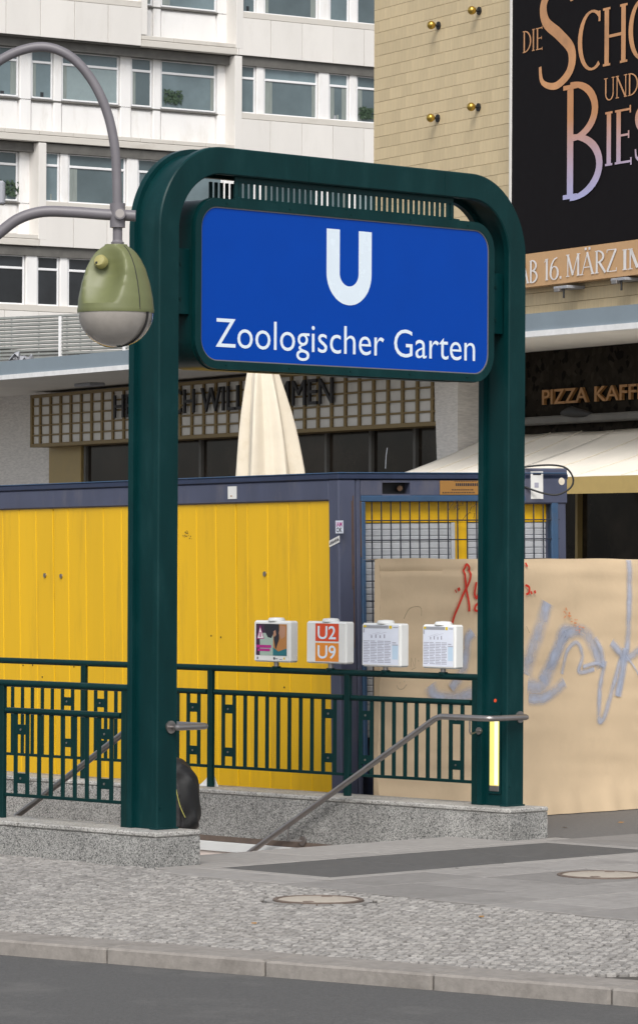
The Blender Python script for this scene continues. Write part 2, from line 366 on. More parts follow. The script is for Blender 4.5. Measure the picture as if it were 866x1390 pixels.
def gold_ramp(name, z0, z1):
    m = mat(name, (1, 1, 1), .5, var=.14, scale=3); t = m.node_tree; N = t.nodes; L = t.links
    tc = N.new('ShaderNodeTexCoord'); s = N.new('ShaderNodeSeparateXYZ'); L.new(tc.outputs['Object'], s.inputs[0])
    r = N.new('ShaderNodeMapRange'); r.inputs[1].default_value = z0; r.inputs[2].default_value = z1; L.new(s.outputs[2], r.inputs[0])
    c = N.new('ShaderNodeValToRGB'); e = c.color_ramp.elements; e[0].color = (.45, .45, .72, 1); e[1].color = (.58, .27, .115, 1); e[1].position = .75
    L.new(r.outputs[0], c.inputs[0])
    vm = [n for n in N if n.type == 'VECT_MATH'][0]; L.new(c.outputs[0], vm.inputs[0])
    return m
M['curtain'] = mat('curtain', (.22, .25, .235), .4, var=.25, scale=6, stretch=(4, 4, .3), coat=.4)
M['leaf'] = mat('leaf', (.035, .065, .035), .6, var=.3, scale=12)
M['gold'] = mat('billboard_gold', (.56, .28, .125), .5, var=.3, scale=3)

# serif lettering made of strokes: name -> (advance, [(points, widths)])
def arc(cx, cy, rx, ry, a0, a1, th, tn, n=20):
    P = []; W = []
    for i in range(n + 1):
        a = math.radians(a0 + (a1 - a0) * i / n); P.append((cx + rx * math.cos(a), cy + ry * math.sin(a))); W.append(tn + (th - tn) * abs(math.cos(a)) ** 1.3)
    return P, W
def glyph(ch, th=.13, tn=.04, sf=.11):
    S = []
    def stem(x, w_=None, y0=0, y1=1, serif=True):
        w_ = th if w_ is None else w_; S.append(([(x, y0), (x, y1)], w_))
        if serif:
            for y in (y0 + tn / 2, y1 - tn / 2): S.append(([(x - sf, y), (x + sf, y)], tn))
    def line(a, b, w_): S.append(([a, b], w_))
    if ch == 'I': stem(.15); return .3, S
    if ch == 'D': stem(.15); S.append(arc(.15, .5, .5, .48, 90, -90, th, tn)); return .72, S
    if ch == 'E':
        stem(.15)
        for y, x in ((.02, .52), (.52, .45), (.98, .5)): line((.15, y), (x, y), tn); line((x, y - .07), (x, y + .07), tn)
        return .6, S
    if ch == 'H': stem(.15); stem(.65); line((.15, .5), (.65, .5), tn * 1.3); return .8, S
    if ch == 'N': stem(.12, tn * 1.4); stem(.68, tn * 1.4); line((.1, 1), (.68, 0), th); return .8, S
    if ch == 'U': stem(.13, th, .3, 1, False); S.append(arc(.38, .3, .25, .3, 180, 360, th * .8, tn * 1.3)); stem(.63, tn * 1.4, .3, 1, False); line((.02, .98), (.25, .98), tn); line((.53, .98), (.73, .98), tn); return .78, S
    if ch == 'C': S.append(arc(.45, .5, .37, .5, 55, 305, th, tn)); line((.67, .8), (.67, .98), tn * 1.5); return .74, S
    if ch in 'OÖ':
        S.append(arc(.42, .5, .36, .5, 0, 360, th, tn, 36))
        if ch == 'Ö': S += [([(x, 1.12), (x, 1.24)], .12) for x in (.3, .54)]
        return .84, S
    if ch == 'B': stem(.15); S.append(arc(.15, .76, .38, .24, 90, -90, th, tn)); S.append(arc(.15, .27, .45, .27, 90, -90, th, tn)); return .7, S
    if ch in 'AÄ':
        line((.05, 0), (.4, 1), tn * 1.3); line((.38, 1), (.73, 0), th); line((.17, .33), (.6, .33), tn)
        for x in (.05, .73): line((x - sf, .02), (x + sf, .02), tn)
        if ch == 'Ä': S += [([(x, 1.1), (x, 1.22)], .12) for x in (.28, .52)]
        return .82, S
    if ch == 'M': stem(.1, tn * 1.5); line((.1, 1), (.42, .05), th); line((.42, .05), (.74, 1), tn * 1.3); stem(.76, th); return .92, S
    if ch == 'R': stem(.15); S.append(arc(.15, .74, .4, .26, 90, -90, th, tn)); line((.3, .5), (.68, 0), th); return .72, S
    if ch == 'Z': line((.05, .98), (.6, .98), tn); line((.58, .98), (.06, .02), th); line((.06, .02), (.62, .02), tn); line((.05, .85), (.05, 1), tn); line((.62, .16), (.62, 0), tn); return .7, S
    if ch == 'S':
        P = catmull([(.52, .80), (.50, .95), (.32, 1.0), (.12, .86), (.14, .66), (.34, .50), (.52, .32), (.50, .12), (.30, 0), (.10, .06), (.06, .22)], 6)
        W = [tn + (th - tn) * math.sin(math.pi * i / (len(P) - 1)) ** 1.5 for i in range(len(P))]; S.append((P, W)); return .64, S
    if ch == '1': stem(.22); line((.05, .85), (.22, .98), tn); return .42, S
    if ch == '6': S.append(arc(.34, .3, .26, .3, 0, 360, th, tn, 28)); P = catmull([(.1, .3), (.14, .65), (.34, .92), (.56, 1.0)], 6); S.append((P, [th - (th - tn) * i / (len(P) - 1) for i in range(len(P))])); return .68, S
    if ch == 'P': stem(.15); S.append(arc(.15, .74, .4, .26, 90, -90, th, tn)); return .66, S
    if ch == '.': S.append(([(.1, 0), (.1, .12)], .12)); return .24, S
    return .35, S
def serif(text, fr_x0, x1, z0, h, y, name, material, parent, th=.13):
    gl = [glyph(c, th) for c in text]; tot = sum(g[0] for g in gl); kx = (x1 - fr_x0) / tot
    x = 0.0; lay = 0
    for adv, S in gl:
        mb = MB()
        for P, W in S:
            lay += 1; yy = y - .0006 * (lay % 7)
            mb.ribbon([((p[0] + x), p[1]) for p in P], W, lambda a, b, yy=yy: (fr_x0 + a * kx, yy, z0 + b * h))
        x += adv
        if S: mb.obj('letter', material, parent)

# ================================================================== ground
def stw(p, s, z=0.0): return ST.m @ Vector((p, s, z))
def sti(v): q = ST.i @ v; return q.x, q.y
ZP, WPL, PB, SF = .241, .409, 3.415, .176          # plinth height and width, far plinth, portal front
WX0, WX1, WY0, WY1 = WPL - .02, PB + .02, .57, 9.0 # stairwell opening
KA = ground(0, 1268); KD = (ground(300, 1291.5) - KA); KD.z = 0; KD.normalize(); KN = Vector((KD.y, -KD.x, 0))   # kerb line; KN points to the road
if KN.y > 0: KN = -KN
def poly_obj(name, outer, holes, z, m, kind='structure', parent=None):
    loops = [[Vector((x, y, z)) for x, y in outer]] + [[Vector((x, y, z)) for x, y in h] for h in holes]
    tri = tessellate_polygon(loops); vs = [v for l in loops for v in l]
    mb = MB(); mb.add(vs, tri); o = mb.obj(name, m, parent)
    if kind: o['kind'] = kind
    return o
kw = .34
k0, k1 = KA + KN * kw - KD * 150, KA + KN * kw + KD * 150
hole = [stw(x, y)[:2] for x, y in ((WX0, WY0), (WX1, WY0), (WX1, WY1), (WX0, WY1))]
back = -KN * 500
poly_obj('ground', [k0[:2], k1[:2], (k1 + back)[:2], (k0 + back)[:2]], [hole], 0.0, M['asphalt'])
r0, r1 = k0 + KN * .02, k1 + KN * .02
poly_obj('road', [(r0 - KN * .06)[:2], (r1 - KN * .06)[:2], (r1 + KN * 300)[:2], (r0 + KN * 300)[:2]], [], -.062, M['road'])
# kerb stones
kb = tag(bpy.data.objects.new('kerb', None), kind='structure'); COL.objects.link(kb)
kb.matrix_world = Matrix.Translation(KA) @ Matrix.Rotation(math.atan2(KD.y, KD.x), 4, 'Z')
for i in range(-6, 9):
    x0 = i * 1.0
    B(x0 + .004, x0 + .996, -kw - .02, .0, -.3, .020 + random.uniform(-.002, .002), c=.012).obj('kerb_stone', M['kerb'], kb)
# cobbles --------------------------------------------------------------
b0, b1 = (-.23, -.44), (-.51, -4.43)
def cob_ok(P):
    p, s = sti(P)
    if (P - KA).dot(KN) > -.035: return False
    if s > 0: return p < -.03 and s < 9
    if s > -.44: return p < -.03 - (.2) * (s / -.44) - .02
    lim = b0[0] + (b1[0] - b0[0]) * (s - b0[1]) / (b1[1] - b0[1])
    return p < lim - .03
MH1 = ground(432, 1226); MH2 = ground(818, 1192)
pts = [stw(-.02, 9), stw(-.02, 0), stw(-.25, -.44), stw(-.25 - .07 * 4, -4.43), stw(-.25 - .07 * 8, -8.4)]
pv = [p[:2] for p in pts]
kx = KA - KD * 6; pv2 = pv + [(KA + KD * 4.3)[:2], kx[:2]]
mb = MB()
ca, sa = math.cos(math.radians(17)), math.sin(math.radians(17))
g = .049
quadshape = [(-.5, -.5), (-.1, -.56), (.5, -.5), (.55, .1), (.5, .5), (-.5, .5)]
bedtri = []
for i in range(-115, 120):
    for j in range(-85, 90):
        a = (i + .5 * (j % 2) + random.uniform(-.12, .12)) * g * 1.12
        arcy = .10 * abs(((i * g * 1.12 / .9) % 2) - 1)          # shallow fan rows
        b = (j + random.uniform(-.1, .1)) * g + arcy
        P = Vector((0 + a * ca - b * sa, 22.9 + a * sa + b * ca, 0))
        if P.x > 6.2 or P.x < -4.2: continue
        if not cob_ok(P): continue
        if (P - MH1).length < .36: continue
        hgt = .018 + random.uniform(-.0035, .0045); rot = math.radians(17) + random.uniform(-.25, .25)
        rx, ry = g * 1.12 * random.uniform(.37, .45), g * random.uniform(.36, .44)
        c_, s_ = math.cos(rot), math.sin(rot); n = 6; vs = []
        for k, (rr, zz) in enumerate(((1.0, -.004), (.98, hgt - .005), (.84, hgt))):
            for q in range(n):
                an = 2 * math.pi * (q + .5) / n; ex = math.copysign(abs(math.cos(an)) ** .7, math.cos(an)); ey = math.copysign(abs(math.sin(an)) ** .7, math.sin(an))
                x, y = ex * rx * rr * 1.1, ey * ry * rr * 1.1
                vs.append((P.x + x * c_ - y * s_, P.y + x * s_ + y * c_, zz + random.uniform(-.0015, .0015)))
        fs = [(k * n + q, k * n + (q + 1) % n, (k + 1) * n + (q + 1) % n, (k + 1) * n + q) for k in range(2) for q in range(n)] + [tuple(range(2 * n, 3 * n))]
        mb.add(vs, fs)
me = bpy.data.meshes.new('cobbles'); me.from_pydata(mb.v, [], mb.f); me.materials.append(M['cobble'])
tag(link(bpy.data.objects.new('cobbles', me)), 'small grey mosaic cobblestones between kerb and paving slabs', 'cobbles', kind='stuff')
# bed of sand under the cobbles
kxe = KA + KD * 4.2
poly_obj('cobble_bed', [stw(-.01, 9)[:2], stw(-.01, 0)[:2], stw(-.22, -.44)[:2], stw(-.505, -4.43)[:2], stw(-.76, -8)[:2], (KA + KD * 5.6)[:2], (KA - KD * 5.5)[:2]], [], .003, M['sand'])
# paving slabs ------------------------------------------------------------
pav = thing('paving', None, None, ST, kind='structure')
def slab(p0, p1, s0, s1, m='slab', name='paving_slab', top=.018):
    j = .0055; z = top + random.uniform(-.0015, .0015)
    return B(p0 + j, p1 - j, s0 + j, s1 - j, -.05, z, c=.004).obj(name, M[m], pav)
bw = .115; d0, d1, e0, e1 = .30, 3.50, -1.27, -.27
for i in range(3): slab(d0 + i * (d1 - d0) / 3, d0 + (i + 1) * (d1 - d0) / 3, e0, e1, 'slabdark', 'dark_slab', .017)
for i in range(4):
    q0 = d0 - bw + i * (d1 - d0 + 2 * bw) / 4; q1 = d0 - bw + (i + 1) * (d1 - d0 + 2 * bw) / 4
    slab(q0, q1, e1, e1 + bw, 'slablight', 'border_stone'); slab(q0, q1, e0 - bw, e0, 'slablight', 'border_stone')
slab(d0 - bw, d0, e0, e1, 'slablight', 'border_stone'); slab(d1, d1 + bw, e0, e1, 'slablight', 'border_stone')
x = WPL + .004
for i in range(3): slab(x + i * (PB - WPL) / 3, x + (i + 1) * (PB - WPL) / 3 - .004, 0.0, WY0 + .0, 'slablight')
for i in range(4): slab(-.02 + i * .98, -.02 + (i + 1) * .98, e1 + bw, -.004, 'slablight')
# row left of dark field down to the cobbles and big slabs in front of it
s = e0 - bw; r = 0
slab(-.20, d0 - bw, -.44, e1 + bw, 'slablight'); slab(-.23, d0 - bw, e0 - bw, -.44, 'slab')
lims = lambda s_: b0[0] + (b1[0] - b0[0]) * (s_ - b0[1]) / (b1[1] - b0[1])
while s > -8.3:
    hgt = (.52, .78, .52, .66)[r % 4]; L0 = lims(s - hgt / 2) + .02
    q = L0; first = .35 + .5 * ((r * 37 % 10) / 10); q1 = q + first
    while q < 7.5:
        slab(q, q1, s - hgt, s, 'slab' if random.random() < .8 else 'slablight'); q = q1; q1 = q + (.98 if random.random() < .7 else .66)
    s -= hgt; r += 1
s = e0 - bw
for i in range(4): slab(d1 + bw + i * .98, d1 + bw + (i + 1) * .98, e0 - bw, -.30 if i else e1 + bw, 'slab')
def manhole(P, r, label, ring):
    t = thing('manhole_cover', label, 'manhole cover', loc=(P.x, P.y, 0), rz=.4, group=None)
    MB().lathe([(r, .0), (r, .024), (r * .985, .026), (r * .91, .026), (r * .90, .020), (r * .90, .0)], 48).obj('cover_rim', M['iron'], t)
    MB().lathe([(r * .90, .004), (r * .90, .020), (r * .86, .023), (.01, .0245)], 48).obj('cover_fill', M['lid'], t)
    for a in (.9, 4.0): B(r * .70 * math.cos(a) - .03, r * .70 * math.cos(a) + .03, r * .70 * math.sin(a) - .02, r * .70 * math.sin(a) + .02, .015, .0275, c=.004).obj('lifting_slot', M['iron'], t)
    if ring:
        n = 22
        for k in range(n):
            a0, a1 = 2 * math.pi * (k + .06) / n, 2 * math.pi * (k + .94) / n
            poly = [(r * 1.02 * math.cos(a0), r * 1.02 * math.sin(a0)), (r * 1.20 * math.cos(a0), r * 1.20 * math.sin(a0)), (r * 1.20 * math.cos(a1), r * 1.20 * math.sin(a1)), (r * 1.02 * math.cos(a1), r * 1.02 * math.sin(a1))]
            MB().prism(poly, lambda a, b, d: (a, b, d), .0, .017 + random.uniform(-.002, .002)).obj('ring_stone', M['cobble'], t)
manhole(MH1, .265, 'round manhole cover with pale fill set among the mosaic cobbles', True)
manhole(MH2, .29, 'round manhole cover with pale fill set in the grey paving slabs', False)
# a few fallen leaves
LL = ['dry leaf lying on the cobbles next to the paving slabs', 'dry leaf on the asphalt at the foot of the hoarding', 'dry leaf on the asphalt beside the granite parapet end', 'dark leaf on the cobbles in front of the manhole cover', 'dark leaf on the border stone of the dark slab field', 'dark leaf on the asphalt by the far part of the hoarding']
for k, (u, v) in enumerate(((653, 1245), (766, 1119), (762, 1132), (345, 1254), (620, 1178), (842, 1112))):
    P = ground(u, v, .03 if v < 1150 else .022); lf = MB(); a = random.uniform(0, 6)
    lf.add([(-.03, 0, .004), (0, -.014, .001), (.035, 0, .006), (0, .015, .008)], [(0, 1, 2), (0, 2, 3)])
    o = lf.obj('fallen_leaf', M['p_brown' if k % 2 else 'p_ink'] if k != 0 else M['p_brown']); o.location = P; o.rotation_euler = (0, 0, a)
    o.location.z = .022 if v > 1150 else .003
    tag(o, LL[k], 'leaf', 'dry leaves scattered over the pavement')

# ================================================================== stairs
stair = thing('stairs', 'stone steps going down under the portal between granite parapets', 'stairs', ST, (0, 0, 0))
stm = B(WPL + .002, PB - .002, 0, .30, -.4, 0, c=.008).mesh('step', M['step'])
for i in range(12): inst('step', stm, stair, (0, WY0 + .004 + i * .29, -.165 * (i + 1) + .0))
B(WPL, PB, WY0 + 12 * .29 + .01, WY1, -2.6, -.165 * 12, c=0).obj('landing', M['step'], stair)
B(WPL - .2, WPL - .003, WY0 + .03, WY1 + .1, -2.8, -.16).obj('side_wall', M['pinkwall'], stair)
B(PB + .003, PB + .2, WY0 + .03, WY1 + .1, -2.8, -.16).obj('side_wall', M['pinkwall'], stair)
B(PB - .012, PB + .1, WY0 + .03, WY1, -.225, -.152, c=.004).obj('wall_ledge', M['white'], stair)
B(PB + .0035, PB + .1, WY0 + .03, WY1, -.15, -.108).obj('dark_joint', M['iron'], stair)
B(WPL - .2, PB + .2, WY1 + .01, WY1 + .2, -2.8, -.01).obj('end_wall', M['pinkwall'], stair)
# ================================================================== parapets
def parapet(x0, label, x1):
    t = thing('granite_parapet', label, 'parapet', ST, (0, 0, 0), group='granite parapets beside the stairs')
    cuts = [0, 1.35, 2.75, 4.15, 5.55, 6.95, 9.2]
    for a, b in zip(cuts, cuts[1:]):
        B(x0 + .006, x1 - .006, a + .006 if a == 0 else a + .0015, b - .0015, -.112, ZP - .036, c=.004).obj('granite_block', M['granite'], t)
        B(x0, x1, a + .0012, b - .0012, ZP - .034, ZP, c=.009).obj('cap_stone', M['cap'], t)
    return t
parapet(0, 'low granite parapet carrying the portal post beside the cobbles', WPL)
parapet(PB, 'low granite parapet carrying the railing with white information boxes', PB + .42)
# ================================================================== portal
portal = thing('station_portal', 'dark green steel portal with a big blue U station sign over the stairs', 'portal', ST, (0, 0, 0))
PL, PR, ZT, RO = .175, 3.763, 4.71, .57           # outer edges of the two posts, top, outer corner radius
PW = .18
def path():
    P = []
    c = PW / 2; R = RO - c
    P.append((PL + c, ZP + .002, -1, 0))
    n = 22
    for i in range(n + 1):
        a = math.pi - i / n * math.pi / 2
        P.append((PL + RO + R * math.cos(a), ZT - RO + R * math.sin(a), math.cos(a), math.sin(a)))
    for i in range(n + 1):
        a = math.pi / 2 - i / n * math.pi / 2
        P.append((PR - RO + R * math.cos(a), ZT - RO + R * math.sin(a), math.cos(a), math.sin(a)))
    P.append((PR - c, ZP + .002, 1, 0))
    return P
D0, D1 = SF, SF + .295
prof = [(-.09, D0 + .008), (-.082, D0), (.082, D0), (.09, D0 + .008), (.09, D0 + .050), (.058, D0 + .066), (.058, D1 - .058), (.09, D1 - .054), (.09, D1 - .006), (.084, D1),
        (-.084, D1), (-.09, D1 - .006), (-.09, D1 - .054), (-.058, D1 - .058), (-.058, D0 + .066), (-.09, D0 + .050)]
pth = path(); n = len(prof); vs = []
for x, z, nx, nz in pth:
    for w_, s_ in prof: vs.append((x + nx * w_, s_, z + nz * w_))
fs = [(i * n + k, i * n + (k + 1) % n, (i + 1) * n + (k + 1) % n, (i + 1) * n + k) for i in range(len(pth) - 1) for k in range(n)] + [tuple(range(n)), tuple(range((len(pth) - 1) * n, len(pth) * n))]
MB().add(vs, fs).obj('portal_frame', M['green'], portal, smooth=True)
for x in (PL + .09, PR - .09):                                     # welded foot plates
    B(x - .10, x + .10, D0 - .006, D0 + .062, ZP - .001, ZP + .012, c=.003).obj('foot_plate', M['green'], portal)
    MB().disc((x - .06, D0 + .001, ZP + .14), (0, -1, 0), .011, .006, 10).obj('bolt', M['green'], portal)
# seam covers where the frame was welded
for x in (1.55, 2.9): B(x, x + .0025, D0 - .0012, D0 + .02, ZT - PW + .006, ZT - .006).obj('weld_seam', M['greenrail'], portal)
# sign box
def rrect(x0, x1, z0, z1, r, n=10):
    P = []
    for cx, cz, a0 in ((x1 - r, z1 - r, 0), (x0 + r, z1 - r, 90), (x0 + r, z0 + r, 180), (x1 - r, z0 + r, 270)):
        for i in range(n + 1):
            a = math.radians(a0 + 90 * i / n); P.append((cx + r * math.cos(a), cz + r * math.sin(a)))
    return P
SY = SF + .028
bx0 = ST.hy(272.5, 395, SY)[0]; bx1 = ST.hy(661.5, 410, SY)[0]; bz0 = 3.304 + .002; bz1 = 4.314
sb = link(bpy.data.objects.new('sign_box', None), portal)
fr = .058
def ring(outer, inner, y0, y1):
    n = len(outer); mb = MB(); vs = [(x, y0, z) for x, z in outer] + [(x, y0, z) for x, z in inner] + [(x, y1, z) for x, z in outer] + [(x, y1, z) for x, z in inner]; fs = []
    for i in range(n):
        j = (i + 1) % n; fs += [(i, j, n + j, n + i), (2 * n + i, 2 * n + j, 3 * n + j, 3 * n + i), (i, j, 2 * n + j, 2 * n + i), (n + i, n + j, 3 * n + j, 3 * n + i)]
    return mb.add(vs, fs)
COL.objects.unlink(sb); bpy.data.objects.remove(sb)
box = MB().prism(rrect(bx0 - fr + .004, bx1 + fr - .004, bz0 - fr + .004, bz1 + fr - .004, .19), lambda a, b, d: (a, d, b), SY + .02, SY + .30).obj('sign_box', M['green'], portal, smooth=True)
for y0, y1, gsz in ((SY - .012, SY + .018, 0),):
    ring(rrect(bx0 - fr, bx1 + fr, bz0 - fr, bz1 + fr, .20), rrect(bx0 - .004, bx1 + .004, bz0 - .004, bz1 + .004, .145), y0, y1).obj('sign_frame', M['green'], box, smooth=True)
ring(rrect(bx0 - .004, bx1 + .004, bz0 - .004, bz1 + .004, .145), rrect(bx0 + .004, bx1 - .004, bz0 + .004, bz1 - .004, .138), SY - .006, SY + .012).obj('sign_bead', M['lampgrey'], box, smooth=True)
ring(rrect(bx0 - fr - .006, bx1 + fr + .006, bz0 - fr - .006, bz1 + fr + .006, .206), rrect(bx0 - fr + .004, bx1 + fr - .004, bz0 - fr + .004, bz1 + fr - .004, .196), SY + .022, SY + .034).obj('sign_rim', M['greenrail'], box, smooth=True)
face = MB().prism(rrect(bx0, bx1, bz0, bz1, .142), lambda a, b, d: (a, d, b), SY - .001, SY + .022).obj('sign_face', M['blue'], box)
YL = SY - .0025
zx0, zz0 = ST.hy(293, 470.5, YL); zx1 = ST.hy(644.5, 478, YL)[0]; zz1 = ST.hy(298, 432, YL)[1]
letters(text_mesh('Zoologischer Garten', M['signwhite'], zx0, zx1, zz0, zz1 - zz0, YL, bold=-.003), face)
ux0, uz1 = ST.hy(443.5, 310, YL); ux1, uz0 = ST.hy(504, 416.5, YL)
sw = (ux1 - ux0) * .29; cxm = (ux0 + ux1) / 2; Ro = (ux1 - ux0) / 2; Ri = Ro - sw; cz = uz0 + Ro * .98
P = [(ux0, uz1), (ux0, cz)] + [(cxm - Ro * math.cos(a), cz - Ro * .98 * math.sin(a)) for a in [math.pi * i / 24 for i in range(25)]] + [(ux1, uz1), (ux1 - sw, uz1)] + \
    [(cxm + Ri * math.cos(a), cz - Ri * .95 * math.sin(a)) for a in [math.pi * i / 24 for i in range(25)]] + [(ux0 + sw, uz1)]
tri = tessellate_polygon([[Vector((a, YL, b)) for a, b in P]])
MB().add([(a, YL, b) for a, b in P], tri).obj('letter_u', M['signwhite'], face)
# brackets holding the sign
for x0, x1 in ((PL + PW - .02, bx0 - fr + .01), (bx1 + fr - .01, PR - PW + .02)):
    for dy in (0.05,):
        br = B(x0, x1, SY + .05, SY + .062, 3.60, 4.03, c=.003).obj('sign_bracket', M['green'], portal)
        B(x0, x1, SY + .20, SY + .212, 3.60, 4.03, c=.003).obj('sign_bracket', M['green'], portal)
        for z in (3.70, 3.93): MB().disc(((x0 + x1) / 2, SY + .05, z), (0, -1, 0), .012, .008, 8).obj('bolt', M['greenrail'], br)
# ventilation grille between sign and beam
gx0 = ST.hy(318, 250, SY + .03)[0]; gx1 = ST.hy(614, 280, SY + .03)[0]; gz0, gz1 = bz1 + fr - .002, ZT - PW + .004
B(gx0, gx1, SY + .015, SY + .04, gz0, gz0 + .022, c=.003).obj('grille_rail', M['green'], portal)
B(gx0, gx1, SY + .02, SY + .035, gz1 - .045, gz1, c=.003).obj('grille_rail', M['green'], portal)
B(gx1 - .03, gx1, SY + .016, SY + .038, gz0 + .02, gz1 - .04, c=.003).obj('grille_post', M['green'], portal)
B(gx0, gx0 + .03, SY + .016, SY + .038, gz0 + .02, gz1 - .04, c=.003).obj('grille_post', M['green'], portal)
ng = 40; sl = B(-.014, .014, 0, .014, gz0 + .01, gz1 - .03, c=.003).mesh('grille_slat', M['green'])
for i in range(1, ng): inst('grille_slat', sl, portal, (gx0 + (gx1 - gx0) * i / ng, SY + .021, 0))
gl0 = ST.hy(288, 245, SY + .2)[0]
B(gl0 - .01, gx0 + .2, SY + .21, SY + .225, gz0 + .0, gz0 + .03).obj('grille_rail', M['greenrail'], portal)
for i in range(5): inst('grille_slat', sl, portal, (gl0 + i * .05, SY + .205, 0))
# hinges on the frame top
for u, v in ((477, 283), (618, 298)):
    x, z = ST.hy(u, v, SY); B(x - .04, x + .04, SY - .006, SY + .02, bz1 + fr - .008, bz1 + fr + .012, c=.004).obj('hinge', M['green'], portal)
for k in range(5):
    x = bx0 + (bx1 - bx0) * (.08 + .21 * k); MB().disc((x, SY - .012, bz0 - fr / 2), (0, -1, 0), .007, .004, 8).obj('screw', M['greenrail'], portal)
    MB().disc((x, SY - .012, bz1 + fr / 2), (0, -1, 0), .007, .004, 8).obj('screw', M['greenrail'], portal)
# lit strip in the right post
WEBX = PR - PW + .032
ly0, lz1 = ST.hx(666, 972, WEBX); ly1, _ = ST.hx(678.5, 975, WEBX); lz0 = ST.hx(672, 1074, WEBX)[1]
yA, yB = sorted((ly0, ly1))
B(WEBX - .010, WEBX + .01, yA - .012, yB + .012, lz0 - .02, lz1 + .03, c=.003).obj('strip_light_housing', M['green'], portal)
B(WEBX - .014, WEBX, yA, yB, lz0 + .04, lz1 - .0, c=.002).obj('strip_light', M['light'], portal)
B(WEBX - .020, WEBX - .003, yA + (yB - yA) * .08, yA + (yB - yA) * .45, lz0 + .045, lz1, c=.003).obj('strip_light_tube', M['lighthot'], portal)
B(WEBX - .014, WEBX, yA, yB, lz0 + .0, lz0 + .039, c=.002).obj('strip_light_end', M['steel'], portal)
y_, z_ = ST.hx(672, 951, WEBX); MB().disc((WEBX + .002, y_, z_), (-1, 0, 0), .013, .004, 12).obj('red_dot', M['u2'], portal)

# ================================================================== railings
ZR, ZM, ZB_ = 1.175 - .024, .968, .40
def baluster_panel(t, x, ya, yb, post_a=True, post_b=True):
    L = yb - ya; k = max(3, round((L - .12) / .112)); st = L / (k + 1)
    y0 = ya + st
    ys = [ya + st * (i + .92 + .16 * i / k) for i in range(k)]
    MB().tube([(x, ya + .015, ZM), (x, yb - .015, ZM)], .021, 10).obj('middle_rail', M['greenrail'], t)
    B(x - .013, x + .013, ya + .01, yb - .01, ZB_ - .011, ZB_ + .011, c=.003).obj('bottom_rail', M['greenrail'], t)
    for y in ys: inst('baluster', BAL, t, (x, y, 0))
    for a in (0, k - 2):
        for z in (ZM - .125, ZB_ + .115):
            m_ = (ys[a] + ys[a + 1]) / 2; w_ = ys[a + 1] - ys[a]
            p = B(x - .008, x + .008, m_ - w_ / 2, m_ + w_ / 2, z - .034, z + .034, c=.002).obj('spacer_plate', M['greenrail'], t)
            MB().disc((x - .008, m_, z), (-1, 0, 0), .008, .004, 8).obj('rivet', M['steel'], p)
BAL = B(-.006, .006, -.018, .018, ZB_, ZM, c=.003).mesh('baluster', M['greenrail'])
POST = B(-.018, .018, -.027, .027, ZP - .002, ZR, c=.004).mesh('post', M['greenrail'])
def railing(x, ys, yend, label, y0):
    t = thing('stair_railing', label, 'railing', ST)
    MB().tube([(x, y0, ZR), (x, yend, ZR)], .024, 14).obj('top_rail', M['greenrail'], t)
    for y in ys: inst('post', POST, t, (x, y, 0))
    for a, b in zip(ys, ys[1:]): baluster_panel(t, x, a + .027, b - .027)
    return t
XN, XF = .20, PB + .20
yf = [D1 + .035] + [ST.hx(u, 1000, XF)[0] for u in (472, 286.5, 114.5)]
yf += [yf[-1] + 1.35, yf[-1] + 2.7]
railing(XF, yf, yf[-1] + .03, 'dark green railing on the granite parapet topped by white information boxes', D1 - .02)
yn = [D1 + .035, ST.hx(4, 1000, XN)[0]]; yn += [yn[-1] + 1.35 * k for k in (1, 2, 3, 4)]
railing(XN, yn, yn[-1] + .03, 'dark green railing on the granite parapet beside the cobbles', D1 - .02)
